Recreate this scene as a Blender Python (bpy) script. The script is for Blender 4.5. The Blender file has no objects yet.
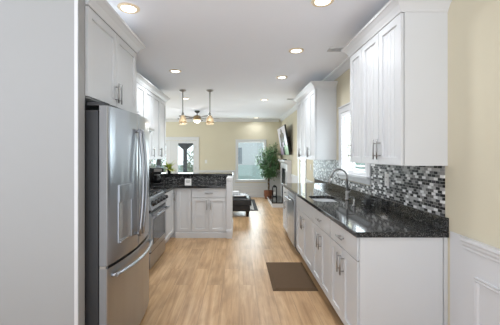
import bpy, bmesh, math, random
from mathutils import Vector, Matrix, Euler
PI = math.pi
random.seed(7)
sc = bpy.context.scene
col = sc.collection

# ------------------------------------------------------------------ camera
cam_d = bpy.data.cameras.new('camera')
cam_d.sensor_width = 36.0
cam_d.lens = 36.0 * 295 / 500
cam_d.shift_x = 11 / 500
cam_d.shift_y = -7.5 / 500
cam_d.clip_start = 0.02
cam_d.clip_end = 400
cam = bpy.data.objects.new('camera', cam_d)
cam.location = (0, 0, 1.447)
cam.rotation_euler = (PI / 2, 0, 0)
col.objects.link(cam)
sc.camera = cam
# ------------------------------------------------------------------ world, sun, lights, exposure
world = bpy.data.worlds.new('sky_with_fill')
sc.world = world
world.use_nodes = True
bgn = world.node_tree.nodes['Background']
bgn.inputs[0].default_value = (0.90, 0.945, 1.0, 1)
bgn.inputs[1].default_value = 1.0
WN, WL = world.node_tree.nodes, world.node_tree.links
_tc = WN.new('ShaderNodeTexCoord'); _sp = WN.new('ShaderNodeSeparateXYZ'); _mr = WN.new('ShaderNodeMapRange')
_mr.inputs['From Min'].default_value = -0.5; _mr.inputs['From Max'].default_value = 0.5
_mr.inputs['To Min'].default_value = 4.3; _mr.inputs['To Max'].default_value = 0.75  # stronger below the horizon: added fill that lifts the ceiling
WL.new(_tc.outputs['Generated'], _sp.inputs[0]); WL.new(_sp.outputs[2], _mr.inputs['Value']); WL.new(_mr.outputs[0], bgn.inputs[1])
LIGHT_W = 5.8
DAY = (0.88, 0.95, 1.0)
def daylight(name, loc, rot, sx, sy, power):
    """skylight entering through a window opening"""
    d = bpy.data.lights.new(name, 'AREA'); d.shape = 'RECTANGLE'; d.size = sx; d.size_y = sy; d.energy = power; d.color = DAY
    o = bpy.data.objects.new(name, d); o.location = loc; o.rotation_euler = rot; col.objects.link(o)
    return o
daylight('daylight_far_window', (0.41, 10.30, 1.28), (-PI/2, 0, 0), 0.9, 1.2, 45)
daylight('daylight_french_doors', (-2.4, 10.30, 1.1), (-PI/2, 0, 0), 1.8, 1.6, 40)
daylight('daylight_side_window', (1.65, 6.77, 1.3), (0, PI/2, 0), 1.4, 0.7, 25)
daylight('daylight_sink_window', (1.65, 3.73, 1.6), (0, PI/2, 0), 0.8, 0.85, 20)
daylight('fill_added_window', (-4.75, 8.0, 1.35), (0, -PI/2, 0), 1.5, 2.4, 110)  # added fill lamp outside the unseen living-room window
sc.view_settings.view_transform = 'Standard'
sc.view_settings.look = 'None'
sc.view_settings.gamma = 1.0
sc.view_settings.exposure = -0.27
sc.view_settings.use_curve_mapping = False
sc.cycles.use_denoising = True
sc.cycles.max_bounces = 10
sc.cycles.diffuse_bounces = 6
sc.cycles.caustics_reflective = False
sc.cycles.caustics_refractive = False
sc.cycles.sample_clamp_indirect = 6.0

# ------------------------------------------------------------------ materials
def lin(c):
    c = c / 255
    return c / 12.92 if c <= 0.04045 else ((c + 0.055) / 1.055) ** 2.4
def rgb(r, g, b):
    return (lin(r), lin(g), lin(b), 1)
def mat(name, c, rough=0.5, metal=0.0, spec=0.5, emit=None, estr=0.0, trans=0.0, noise=0.0, nscale=8.0, ior=1.45, alpha=1.0):
    m = bpy.data.materials.new(name)
    m.use_nodes = True
    nt = m.node_tree
    b = nt.nodes['Principled BSDF']
    b.inputs['Base Color'].default_value = c
    b.inputs['Roughness'].default_value = rough
    b.inputs['Metallic'].default_value = metal
    b.inputs['Specular IOR Level'].default_value = spec
    b.inputs['Transmission Weight'].default_value = trans
    b.inputs['IOR'].default_value = ior
    if emit:
        b.inputs['Emission Color'].default_value = emit
        b.inputs['Emission Strength'].default_value = estr
    if noise:
        tc = nt.nodes.new('ShaderNodeTexCoord')
        n = nt.nodes.new('ShaderNodeTexNoise')
        n.inputs['Scale'].default_value = nscale
        n.inputs['Detail'].default_value = 4
        mx = nt.nodes.new('ShaderNodeMix'); mx.data_type = 'RGBA'
        mx.inputs['A'].default_value = c
        mx.inputs['B'].default_value = (c[0] * (1 - noise), c[1] * (1 - noise), c[2] * (1 - noise), 1)
        nt.links.new(tc.outputs['Object'], n.inputs['Vector'])
        nt.links.new(n.outputs['Fac'], mx.inputs['Factor'])
        nt.links.new(mx.outputs['Result'], b.inputs['Base Color'])
    return m
def nodes(m):
    return m.node_tree.nodes, m.node_tree.links, m.node_tree.nodes['Principled BSDF']

M_CAB = mat('cabinet_white', rgb(210, 211, 212), 0.38, noise=0.02, nscale=3)
M_TRIM = mat('trim_white', rgb(210, 210, 211), 0.4, noise=0.02, nscale=3)
M_CEIL = mat('ceiling_paint', rgb(242, 244, 250), 0.9, spec=0.1, noise=0.02, nscale=1.5)
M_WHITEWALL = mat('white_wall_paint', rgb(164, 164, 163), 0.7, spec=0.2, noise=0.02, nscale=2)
M_BEIGE = mat('beige_wall_paint', rgb(210, 202, 180), 0.8, spec=0.15, noise=0.04, nscale=2.5)
M_STEEL = mat('stainless_steel', rgb(172, 175, 180), 0.28, metal=1.0)
def _steel_waves():
    N, L, b = nodes(M_STEEL)
    tc = N.new('ShaderNodeTexCoord'); mp = N.new('ShaderNodeMapping'); mp.inputs['Scale'].default_value = (7, 7, 0.9)
    n = N.new('ShaderNodeTexNoise'); n.inputs['Scale'].default_value = 1.0; n.inputs['Detail'].default_value = 1
    bp = N.new('ShaderNodeBump'); bp.inputs['Strength'].default_value = 0.25; bp.inputs['Distance'].default_value = 0.03
    L.new(tc.outputs['Object'], mp.inputs[0]); L.new(mp.outputs[0], n.inputs['Vector']); L.new(n.outputs['Fac'], bp.inputs['Height']); L.new(bp.outputs[0], b.inputs['Normal'])
_steel_waves()
M_DOORSIDE = mat('grey_door_edge', rgb(132, 133, 135), 0.5, noise=0.05)
M_NICKEL = mat('brushed_nickel', rgb(158, 156, 154), 0.28, metal=1.0)
M_DARKSTEEL = mat('dark_grey_case', rgb(56, 57, 59), 0.5, noise=0.1)
M_BLACK = mat('black_plastic', rgb(22, 22, 23), 0.35, noise=0.1)
M_BLACKGLASS = mat('black_glass', rgb(14, 14, 16), 0.06, noise=0.1)
M_OVEN = mat('oven_window_glass', rgb(95, 97, 99), 0.08, metal=0.6)
M_TOE = mat('toe_kick_dark', rgb(60, 58, 56), 0.6, noise=0.1)
M_IRON = mat('cast_iron', rgb(26, 26, 27), 0.6, noise=0.2, nscale=60)
M_LEATHER = mat('black_leather', rgb(34, 34, 36), 0.42, noise=0.3, nscale=20)
M_WOODLEG = mat('dark_wood', rgb(32, 24, 20), 0.5, noise=0.3)
M_MAT = mat('brown_rubber', rgb(92, 72, 52), 0.8, spec=0.2, noise=0.15, nscale=18)
M_WICKER = mat('wicker', rgb(140, 88, 62), 0.75, noise=0.4, nscale=60)
M_TRUNK = mat('bark', rgb(112, 92, 72), 0.85, noise=0.4, nscale=40)
M_LEAF = mat('ficus_leaf', rgb(118, 158, 108), 0.38, noise=0.55, nscale=9)
M_LEAFY = mat('yellow_green_leaf', rgb(188, 200, 92), 0.5, noise=0.4, nscale=15)
M_POT = mat('dark_pot', rgb(48, 52, 50), 0.4, noise=0.2)
M_SOIL = mat('soil', rgb(52, 40, 32), 0.95, noise=0.4, nscale=50)
M_CERAM = mat('blue_grey_ceramic', rgb(150, 160, 174), 0.3, noise=0.15)
M_CARD = mat('white_card', rgb(232, 230, 226), 0.6, noise=0.02)
M_INK = mat('grey_ink', rgb(150, 148, 146), 0.7, noise=0.05)
M_LENS = mat('lamp_lens', rgb(255, 250, 240), 0.5, emit=(1.0, 0.93, 0.82, 1), estr=5.0)
M_BULB = mat('bulb_glow', rgb(255, 240, 215), 0.5, emit=(1.0, 0.80, 0.55, 1), estr=1.7)
M_FANBOWL = mat('frosted_bowl', rgb(255, 245, 230), 0.5, emit=(1.0, 0.86, 0.68, 1), estr=2.2)
M_BRASS = mat('antique_brass', rgb(150, 128, 96), 0.32, metal=1.0)
M_BLADE = mat('fan_blade_wood', rgb(74, 62, 56), 0.5, noise=0.3)
M_POST = mat('slate_blue_paint', rgb(46, 52, 66), 0.6, noise=0.1)
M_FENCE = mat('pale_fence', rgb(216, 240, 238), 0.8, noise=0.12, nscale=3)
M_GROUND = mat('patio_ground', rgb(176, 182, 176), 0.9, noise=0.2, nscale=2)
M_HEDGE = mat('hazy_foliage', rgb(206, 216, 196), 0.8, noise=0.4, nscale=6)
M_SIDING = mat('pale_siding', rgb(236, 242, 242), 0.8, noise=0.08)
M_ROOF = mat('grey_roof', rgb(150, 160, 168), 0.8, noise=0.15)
M_VENT = mat('vent_metal', rgb(196, 197, 199), 0.5, noise=0.03)
M_VENTDARK = mat('vent_slot', rgb(70, 70, 72), 0.8, noise=0.1)
M_SCW = mat('screen_white', rgb(10, 10, 10), 0.3, emit=(0.86, 0.88, 0.95, 1), estr=0.6)
M_SCD = mat('screen_dark', rgb(20, 20, 24), 0.2, emit=(0.03, 0.03, 0.04, 1), estr=0.6)
M_SCG = mat('screen_green', rgb(10, 20, 10), 0.3, emit=(0.14, 0.30, 0.07, 1), estr=0.9)
M_SCP = mat('screen_violet', rgb(20, 20, 24), 0.3, emit=(0.30, 0.22, 0.30, 1), estr=0.9)
M_SHUT = mat('shutter_white', rgb(236, 236, 238), 0.4, noise=0.02)
M_TOWEL = mat('white_cloth', rgb(222, 222, 224), 0.8, noise=0.06, nscale=30)

def glass_mat():
    m = bpy.data.materials.new('window_glass'); m.use_nodes = True
    nt = m.node_tree; nt.nodes.clear()
    o = nt.nodes.new('ShaderNodeOutputMaterial')
    mix = nt.nodes.new('ShaderNodeMixShader'); mix.inputs[0].default_value = 0.04
    t = nt.nodes.new('ShaderNodeBsdfTransparent'); t.inputs[0].default_value = (0.95, 0.99, 0.99, 1)
    g = nt.nodes.new('ShaderNodeBsdfGlossy'); g.inputs['Roughness'].default_value = 0.02
    nt.links.new(t.outputs[0], mix.inputs[1]); nt.links.new(g.outputs[0], mix.inputs[2])
    nt.links.new(mix.outputs[0], o.inputs[0])
    return m
M_GLASS = glass_mat()
M_RING = mat('lamp_ring', rgb(232, 214, 184), 0.4, noise=0.03)
def shade_glass():
    m = bpy.data.materials.new('seeded_glass'); m.use_nodes = True
    nt = m.node_tree; nt.nodes.clear()
    o = nt.nodes.new('ShaderNodeOutputMaterial')
    mix = nt.nodes.new('ShaderNodeMixShader'); mix.inputs[0].default_value = 0.45
    t = nt.nodes.new('ShaderNodeBsdfTransparent'); t.inputs[0].default_value = (0.95, 0.93, 0.9, 1)
    g = nt.nodes.new('ShaderNodeBsdfPrincipled')
    g.inputs['Base Color'].default_value = (0.62, 0.55, 0.42, 1); g.inputs['Roughness'].default_value = 0.12
    nt.links.new(t.outputs[0], mix.inputs[1]); nt.links.new(g.outputs[0], mix.inputs[2])
    nt.links.new(mix.outputs[0], o.inputs[0])
    return m
M_SEED = shade_glass()

def granite():
    m = mat('black_granite', rgb(30, 30, 31), 0.07, spec=0.42)
    N, L, b = nodes(m)
    tc = N.new('ShaderNodeTexCoord')
    v = N.new('ShaderNodeTexVoronoi'); v.inputs['Scale'].default_value = 230
    n = N.new('ShaderNodeTexNoise'); n.inputs['Scale'].default_value = 60; n.inputs['Detail'].default_value = 6
    L.new(tc.outputs['Object'], v.inputs['Vector']); L.new(tc.outputs['Object'], n.inputs['Vector'])
    bw = N.new('ShaderNodeRGBToBW'); L.new(v.outputs['Color'], bw.inputs[0])
    r = N.new('ShaderNodeValToRGB')
    r.color_ramp.interpolation = 'CONSTANT'
    e = r.color_ramp.elements
    e[0].position = 0; e[0].color = rgb(24, 24, 25)
    e[1].position = 0.50; e[1].color = rgb(44, 44, 45)
    q = e.new(0.66); q.color = rgb(72, 71, 70)
    q = e.new(0.78); q.color = rgb(120, 119, 116)
    L.new(bw.outputs[0], r.inputs[0])
    mx = N.new('ShaderNodeMix'); mx.data_type = 'RGBA'; mx.blend_type = 'MULTIPLY'; mx.inputs['Factor'].default_value = 0.8
    r2 = N.new('ShaderNodeValToRGB'); r2.color_ramp.elements[0].position = 0.35; r2.color_ramp.elements[0].color = (0.35, 0.35, 0.35, 1)
    r2.color_ramp.elements[1].position = 0.6
    L.new(n.outputs['Fac'], r2.inputs[0])
    L.new(r.outputs[0], mx.inputs['A']); L.new(r2.outputs[0], mx.inputs['B'])
    L.new(mx.outputs['Result'], b.inputs['Base Color'])
    return m
M_GRAN = granite()

def mosaic(name, axis, dark=False):
    """glass-and-stone mosaic: brick rows in the plane of the wall (axis: the wall's horizontal axis)"""
    m = mat(name, rgb(120, 120, 120), 0.3, spec=0.25)
    N, L, b = nodes(m)
    tc = N.new('ShaderNodeTexCoord'); sp = N.new('ShaderNodeSeparateXYZ'); cb = N.new('ShaderNodeCombineXYZ')
    L.new(tc.outputs['Object'], sp.inputs[0])
    L.new(sp.outputs[axis], cb.inputs[0]); L.new(sp.outputs[2], cb.inputs[1])
    W, H = (0.022, 0.0135) if dark else (0.046, 0.0225)
    def brick(w, off):
        k = N.new('ShaderNodeTexBrick'); k.offset = 0.5; k.inputs['Scale'].default_value = 1
        k.inputs['Brick Width'].default_value = w; k.inputs['Row Height'].default_value = H
        k.inputs['Mortar Size'].default_value = 0.0013; k.inputs['Mortar Smooth'].default_value = 0.1
        k.inputs['Color1'].default_value = (0, 0, 0, 1); k.inputs['Color2'].default_value = (1, 1, 1, 1)
        k.inputs['Mortar'].default_value = (0.42, 0.42, 0.42, 1)
        L.new(cb.outputs[0], k.inputs['Vector'])
        return k
    k = brick(W, 0.5)
    r = N.new('ShaderNodeValToRGB'); r.color_ramp.interpolation = 'CONSTANT'
    e = r.color_ramp.elements
    e[0].position = 0; e[0].color = rgb(14, 14, 15)
    e[1].position = 0.34; e[1].color = rgb(60, 60, 62)
    for p, c in ((0.46, rgb(136, 135, 134)), (0.58, rgb(96, 94, 92)), (0.66, rgb(226, 226, 225)), (0.84, rgb(170, 169, 167))):
        q = e.new(p); q.color = c
    if dark:
        for p, c in zip(e, (rgb(18, 18, 20), rgb(48, 48, 50), rgb(84, 83, 82), rgb(60, 59, 58), rgb(150, 149, 147), rgb(96, 95, 93))): p.color = c
    L.new(k.outputs['Color'], r.inputs[0])
    mx = N.new('ShaderNodeMix'); mx.data_type = 'RGBA'
    mx.inputs['B'].default_value = rgb(84, 83, 82) if dark else rgb(168, 166, 162)
    L.new(k.outputs['Fac'], mx.inputs['Factor']); L.new(r.outputs[0], mx.inputs['A'])
    L.new(mx.outputs['Result'], b.inputs['Base Color'])
    return m
M_MOS_Y = mosaic('mosaic_tile_side', 1)
M_MOS_X = mosaic('mosaic_tile_front', 0, True)

def floor_mat():
    m = mat('oak_planks', rgb(190, 160, 125), 0.33, spec=0.35)
    N, L, b = nodes(m)
    tc = N.new('ShaderNodeTexCoord'); sp = N.new('ShaderNodeSeparateXYZ'); cb = N.new('ShaderNodeCombineXYZ')
    L.new(tc.outputs['Object'], sp.inputs[0]); L.new(sp.outputs[1], cb.inputs[0]); L.new(sp.outputs[0], cb.inputs[1])
    k = N.new('ShaderNodeTexBrick'); k.offset = 0.37; k.inputs['Scale'].default_value = 1
    k.inputs['Brick Width'].default_value = 1.25; k.inputs['Row Height'].default_value = 0.18
    k.inputs['Mortar Size'].default_value = 0.0012; k.inputs['Mortar Smooth'].default_value = 0.3
    k.inputs['Color1'].default_value = (0, 0, 0, 1); k.inputs['Color2'].default_value = (1, 1, 1, 1); k.inputs['Mortar'].default_value = (0.5, 0.5, 0.5, 1)
    L.new(cb.outputs[0], k.inputs['Vector'])
    # grain stretched along the plank
    mp = N.new('ShaderNodeMapping'); mp.inputs['Scale'].default_value = (0.7, 11.0, 1.0)
    L.new(cb.outputs[0], mp.inputs[0])
    add = N.new('ShaderNodeVectorMath'); add.operation = 'MULTIPLY_ADD'
    add.inputs[1].default_value = (13, 7, 5)
    L.new(k.outputs['Color'], add.inputs[0]); L.new(mp.outputs[0], add.inputs[2])
    g1 = N.new('ShaderNodeTexNoise'); g1.inputs['Scale'].default_value = 2.0; g1.inputs['Detail'].default_value = 8; g1.inputs['Roughness'].default_value = 0.65; g1.inputs['Distortion'].default_value = 0.6
    L.new(add.outputs[0], g1.inputs['Vector'])
    mp2 = N.new('ShaderNodeMapping'); mp2.inputs['Scale'].default_value = (1.3, 3.0, 1.0)
    L.new(cb.outputs[0], mp2.inputs[0])
    g2 = N.new('ShaderNodeTexNoise'); g2.inputs['Scale'].default_value = 2.2; g2.inputs['Detail'].default_value = 3
    add2 = N.new('ShaderNodeVectorMath'); add2.operation = 'MULTIPLY_ADD'; add2.inputs[1].default_value = (4, 9, 5)
    L.new(k.outputs['Color'], add2.inputs[0]); L.new(mp2.outputs[0], add2.inputs[2])
    L.new(add2.outputs[0], g2.inputs['Vector'])
    r1 = N.new('ShaderNodeValToRGB')
    e = r1.color_ramp.elements
    e[0].position = 0.28; e[0].color = rgb(156, 120, 84)
    e[1].position = 0.68; e[1].color = rgb(203, 170, 132)
    q = e.new(0.48); q.color = rgb(184, 149, 110)
    L.new(g1.outputs['Fac'], r1.inputs[0])
    r2 = N.new('ShaderNodeValToRGB')
    r2.color_ramp.elements[0].position = 0.25; r2.color_ramp.elements[0].color = (0.66, 0.64, 0.62, 1)
    r2.color_ramp.elements[1].position = 0.55; r2.color_ramp.elements[1].color = (1, 1, 1, 1)
    L.new(g2.outputs['Fac'], r2.inputs[0])
    mx = N.new('ShaderNodeMix'); mx.data_type = 'RGBA'; mx.blend_type = 'MULTIPLY'; mx.inputs['Factor'].default_value = 0.8
    L.new(r1.outputs[0], mx.inputs['A']); L.new(r2.outputs[0], mx.inputs['B'])
    r3 = N.new('ShaderNodeValToRGB')
    r3.color_ramp.elements[0].color = (0.91, 0.90, 0.89, 1); r3.color_ramp.elements[1].color = (1.05, 1.04, 1.03, 1)
    L.new(k.outputs['Color'], r3.inputs[0])
    mx2 = N.new('ShaderNodeMix'); mx2.data_type = 'RGBA'; mx2.blend_type = 'MULTIPLY'; mx2.inputs['Factor'].default_value = 1
    L.new(mx.outputs['Result'], mx2.inputs['A']); L.new(r3.outputs[0], mx2.inputs['B'])
    mx3 = N.new('ShaderNodeMix'); mx3.data_type = 'RGBA'; mx3.inputs['B'].default_value = rgb(120, 98, 76)
    L.new(k.outputs['Fac'], mx3.inputs['Factor']); L.new(mx2.outputs['Result'], mx3.inputs['A'])
    L.new(mx3.outputs['Result'], b.inputs['Base Color'])
    return m
M_FLOOR = floor_mat()

def rug_mat():
    m = mat('rug_weave', rgb(60, 60, 62), 0.95, spec=0.1)
    N, L, b = nodes(m)
    tc = N.new('ShaderNodeTexCoord')
    v = N.new('ShaderNodeTexVoronoi'); v.inputs['Scale'].default_value = 9; v.feature = 'DISTANCE_TO_EDGE'
    L.new(tc.outputs['Object'], v.inputs['Vector'])
    r = N.new('ShaderNodeValToRGB'); r.color_ramp.interpolation = 'CONSTANT'
    r.color_ramp.elements[0].color = rgb(188, 186, 182); r.color_ramp.elements[1].position = 0.10; r.color_ramp.elements[1].color = rgb(64, 64, 66)
    L.new(v.outputs['Distance'], r.inputs[0]); L.new(r.outputs[0], b.inputs['Base Color'])
    return m
M_RUG = rug_mat()
M_RUGB = mat('rug_border', rgb(58, 58, 60), 0.95, noise=0.3, nscale=40)
M_RUGL = mat('rug_light_band', rgb(176, 174, 170), 0.95, noise=0.2, nscale=40)

# ------------------------------------------------------------------ mesh builder
class MB:
    def __init__(s):
        s.bm = bmesh.new()
    def quad(s, pts, mi=0):
        f = s.bm.faces.new([s.bm.verts.new(p) for p in pts]); f.material_index = mi
        return f
    def box(s, a, b, mi=0):
        x0, y0, z0 = a; x1, y1, z1 = b
        x0, x1 = sorted((x0, x1)); y0, y1 = sorted((y0, y1)); z0, z1 = sorted((z0, z1))
        v = [s.bm.verts.new(p) for p in ((x0,y0,z0),(x1,y0,z0),(x1,y1,z0),(x0,y1,z0),(x0,y0,z1),(x1,y0,z1),(x1,y1,z1),(x0,y1,z1))]
        for q in ((3,2,1,0),(4,5,6,7),(0,1,5,4),(1,2,6,5),(2,3,7,6),(3,0,4,7)):
            f = s.bm.faces.new([v[i] for i in q]); f.material_index = mi
        return v
    def loft(s, rings, caps=True, closed=True, mi=0, smooth=False):
        vs = [[s.bm.verts.new(p) for p in r] for r in rings]
        n = len(vs[0])
        for i in range(len(vs) - 1):
            for j in range(n if closed else n - 1):
                f = s.bm.faces.new((vs[i][j], vs[i][(j+1) % n], vs[i+1][(j+1) % n], vs[i+1][j]))
                f.material_index = mi; f.smooth = smooth
        if caps:
            f = s.bm.faces.new(vs[0][::-1]); f.material_index = mi
            f = s.bm.faces.new(vs[-1]); f.material_index = mi
        return vs
    def prism(s, prof, p0, p1, u=(1,0,0), w=(0,0,1), mi=0):
        """sweep 2-D profile (a,b) -> a*u + b*w from p0 to p1"""
        u, w, p0, p1 = Vector(u), Vector(w), Vector(p0), Vector(p1)
        s.loft([[p0 + u*a + w*b for a, b in prof], [p1 + u*a + w*b for a, b in prof]], mi=mi)
    def lathe(s, prof, c=(0,0,0), n=20, mi=0, axis='Z', caps=False, smooth=True):
        rings = []
        for r, z in prof:
            ring = []
            for k in range(n):
                a = 2*PI*k/n
                p = (r*math.cos(a), r*math.sin(a), z)
                if axis == 'Y': p = (p[0], -p[2], p[1])
                if axis == 'X': p = (p[2], p[0], p[1])
                ring.append(Vector(p) + Vector(c))
            rings.append(ring)
        s.loft(rings, caps=caps, mi=mi, smooth=smooth)
    def tube(s, pts, r, n=10, mi=0, caps=True):
        pts = [Vector(p) for p in pts]
        rr = r if isinstance(r, (list, tuple)) else [r] * len(pts)
        rings = []
        prev = None
        for i, p in enumerate(pts):
            t = (pts[min(i+1, len(pts)-1)] - pts[max(i-1, 0)]).normalized()
            if prev is None:
                a = Vector((0,0,1)) if abs(t.z) < 0.9 else Vector((1,0,0))
                u = t.cross(a).normalized()
            else:
                u = (prev - t * prev.dot(t)).normalized()
            prev = u
            v = t.cross(u)
            rings.append([p + (u*math.cos(2*PI*k/n) + v*math.sin(2*PI*k/n)) * rr[i] for k in range(n)])
        s.loft(rings, caps=caps, mi=mi, smooth=True)
    def build(s, name, mats, parent=None, bevel=0.0, loc=None):
        bmesh.ops.recalc_face_normals(s.bm, faces=s.bm.faces)
        me = bpy.data.meshes.new(name); s.bm.to_mesh(me); s.bm.free()
        for m in (mats if isinstance(mats, (list, tuple)) else [mats]): me.materials.append(m)
        o = bpy.data.objects.new(name, me); col.objects.link(o)
        if parent: o.parent = parent
        if loc: o.location = loc
        if bevel:
            md = o.modifiers.new('bevel', 'BEVEL'); md.width = bevel; md.segments = 2; md.limit_method = 'ANGLE'
        return o
def tag(o, label, cat, group=None, kind=None):
    o['label'] = label; o['category'] = cat
    if group: o['group'] = group
    if kind: o['kind'] = kind
    return o
def empty(name, loc, label, cat, rz=0, group=None):
    o = bpy.data.objects.new(name, None); o.empty_display_size = 0.1
    o.location = loc; o.rotation_euler = (0, 0, rz); col.objects.link(o)
    return tag(o, label, cat, group)
def struct(o):
    o['kind'] = 'structure'; return o
def copy_tree(o, parent=None):
    c = o.copy(); col.objects.link(c)
    if parent: c.parent = parent
    for ch in list(o.children): copy_tree(ch, c)
    return c
def sbox(name, a, b, m, kind=True, bevel=0, parent=None):
    mb = MB(); mb.box(a, b); o = mb.build(name, m, parent, bevel)
    if kind and not parent: struct(o)
    return o

# ------------------------------------------------------------------ sizes
XR = 1.451          # right wall plane
XL = -1.72          # kitchen left wall plane
XLL = -4.6          # living-room left wall plane
YF = 10.1           # far wall plane
YE = 5.78           # end of the kitchen's left wall
HC = 2.68
T = 0.14

# ------------------------------------------------------------------ floor, ceiling
sbox('floor', (XLL - T, -0.5, -0.06), (XR + T, YF + T, 0), M_FLOOR)
sbox('ceiling', (XLL - T, -2.2, HC), (XR + T, YF + T, HC + 0.06), M_CEIL)

# walls with openings: pieces around each opening
def wall_y(name, x0, x1, ya, yb, holes, m):
    """wall along Y between x0..x1; holes (y0,y1,z0,z1)"""
    mb = MB(); y = ya
    for h in sorted(holes):
        if h[0] > y: mb.box((x0, y, 0), (x1, h[0], HC))
        if h[2] > 0: mb.box((x0, h[0], 0), (x1, h[1], h[2]))
        mb.box((x0, h[0], h[3]), (x1, h[1], HC)); y = h[1]
    mb.box((x0, y, 0), (x1, yb, HC))
    return struct(mb.build(name, m))
def wall_x(name, y0, y1, xa, xb, holes, m):
    mb = MB(); x = xa
    for h in sorted(holes):
        if h[0] > x: mb.box((x, y0, 0), (h[0], y1, HC))
        if h[2] > 0: mb.box((h[0], y0, 0), (h[1], y1, h[2]))
        mb.box((h[0], y0, h[3]), (h[1], y1, HC)); x = h[1]
    mb.box((x, y0, 0), (xb, y1, HC))
    return struct(mb.build(name, m))
SINKWIN = (3.31, 4.16, 1.195, 2.03)
SIDEWIN = (6.42, 7.12, 0.55, 2.05)
wall_y('wall_right', XR, XR + T, -1.2, YF + T, [SINKWIN, SIDEWIN], M_BEIGE)
FWIN = (-0.055, 0.87, 0.585, 1.90)
DOORL, DOORR, DOORH = -3.36, -1.47, 1.945
wall_x('wall_far', YF, YF + T, XLL - T, XR, [FWIN, (DOORL, DOORR, 0, DOORH)], M_BEIGE)
sbox('wall_left', (XL - T, 1.94, 0), (XL, YE, HC), M_BEIGE)
ADDEDWIN = (6.8, 9.2, 0.6, 2.1)  # unseen window, added to let fill light into the living room
wall_y('wall_left_living', XLL - T, XLL, YE, YF, [ADDEDWIN], M_BEIGE)
sbox('wall_back_living', (XLL - T, YE - T, 0), (XL - T, YE, HC), M_BEIGE)
# white wall end that faces the camera at the left edge
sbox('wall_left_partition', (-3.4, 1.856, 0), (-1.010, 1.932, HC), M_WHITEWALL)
sbox('trim_2', (-1.034, 1.851, 0), (-1.012, 1.856, HC), M_TRIM)

# crown mouldings on the walls
CR = [(0, 0), (0, -0.10), (0.012, -0.10), (0.02, -0.085), (0.055, -0.035), (0.075, -0.02), (0.08, 0)]
def crown_wall(name, p0, p1, u):
    mb = MB(); mb.prism(CR, p0, p1, u=u); return struct(mb.build(name, M_TRIM))
crown_wall('trim_3', (XR, -1.2, HC), (XR, YF, HC), (-1, 0, 0))
crown_wall('trim_4', (XLL, YF, HC), (XR - 0.08, YF, HC), (0, -1, 0))

# wainscot, chair rails, panel mouldings, baseboards
RAIL = [(0, 0.925), (0.028, 0.925), (0.030, 0.905), (0.020, 0.895), (0.020, 0.880), (0.012, 0.866), (0.012, 0.852), (0, 0.845)]
def wains_right(n, ya, yb, ys):
    mb = MB(); mb.box((XR - 0.006, ya, 0), (XR, yb, 0.925)); struct(mb.build('trim_%d' % n, M_TRIM))
    mb = MB(); mb.prism(RAIL, (XR - 0.006, ys, 0), (XR - 0.006, yb if n != 5 else -1.2, 0), u=(-1, 0, 0)); struct(mb.build('trim_%d' % (n + 1), M_TRIM))
wains_right(5, -1.2, 2.02, 1.894)
wains_right(7, 7.22, 8.28, 7.22)
wains_right(9, 5.72, 6.32, 5.72)
def panel_frame(name, y0, y1, z0, z1):
    mb = MB(); w = 0.030; x = XR - 0.006
    pr = [(0, 0), (0.014, 0.004), (0.010, 0.014), (0.014, 0.022), (0.004, w), (0, w)]
    mb.prism([(a, -b) for a, b in pr], (x, y0, z1), (x, y1, z1), u=(-1,0,0))
    mb.prism([(a, b) for a, b in pr], (x, y0, z0), (x, y1, z0), u=(-1,0,0))
    mb.prism([(a, b) for a, b in pr], (x, y0, z0 + w), (x, y0, z1 - w), u=(-1,0,0), w=(0, 1, 0))
    mb.prism([(a, -b) for a, b in pr], (x, y1, z0 + w), (x, y1, z1 - w), u=(-1,0,0), w=(0, 1, 0))
    return struct(mb.build(name, M_TRIM))
panel_frame('trim_11', 0.75, 1.80, 0.22, 0.705)
panel_frame('trim_12', -0.5, 0.62, 0.22, 0.705)
BB = [(0, 0), (0.016, 0), (0.016, 0.10), (0.008, 0.13), (0, 0.135)]
mb = MB(); mb.prism(BB, (XR - 0.006, -1.2, 0), (XR - 0.006, 2.02, 0), u=(-1, 0, 0)); struct(mb.build('baseboard_right', M_TRIM))
# far wall shiplap wainscot
def ship(name, x0, x1, notch=None):
    mb = MB(); z = 0.14; hs = 0.118
    while z < 0.84:
        z1 = min(z + hs - 0.007, 0.85)
        segs = [(x0, x1)]
        if notch and z1 > notch[2]: segs = [(x0, notch[0]), (notch[1], x1)]
        for a, b in segs:
            mb.box((a, YF - 0.016, z), (b, YF, z1))
        z += hs
    return struct(mb.build(name, M_TRIM))
ship('trim_13', DOORR + 0.11, XR, (FWIN[0] - 0.07, FWIN[1] + 0.07, FWIN[2] - 0.08))
mb = MB()
for a, b in ((DOORR + 0.11, FWIN[0] - 0.07), (FWIN[1] + 0.07, XR)):
    mb.prism([(u, v) for u, v in RAIL], (a, YF, 0), (b, YF, 0), u=(0, -1, 0))
struct(mb.build('trim_14', M_TRIM))
mb = MB(); mb.prism(BB, (DOORR + 0.11, YF, 0), (XR, YF, 0), u=(0, -1, 0)); struct(mb.build('baseboard_far', M_TRIM))

# ------------------------------------------------------------------ windows
def casing(mb, ax, plane, out, a0, a1, z0, z1, w=0.09, d=0.02, sill=True, foot=False):
    """flat casing around an opening. ax 'x' or 'y' = horizontal axis; out = direction sign into the room"""
    def bx(p0, p1, q0, q1, dd=d):
        if ax == 'x': mb.box((p0, plane, q0), (p1, plane + out*dd, q1))
        else: mb.box((plane, p0, q0), (plane + out*dd, p1, q1))
    bx(a0 - w, a0, z0 if foot else z0 - w, z1 + w); bx(a1, a1 + w, z0 if foot else z0 - w, z1 + w)
    bx(a0 - w - 0.01, a1 + w + 0.01, z1 + w, z1 + w + 0.018, d + 0.012)
    bx(a0, a1, z1, z1 + w)
    if not foot:
        bx(a0, a1, z0 - w, z0)
        if sill: bx(a0 - w - 0.01, a1 + w + 0.01, z0 - 0.012, z0 + 0.012, d + 0.03)
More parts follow.
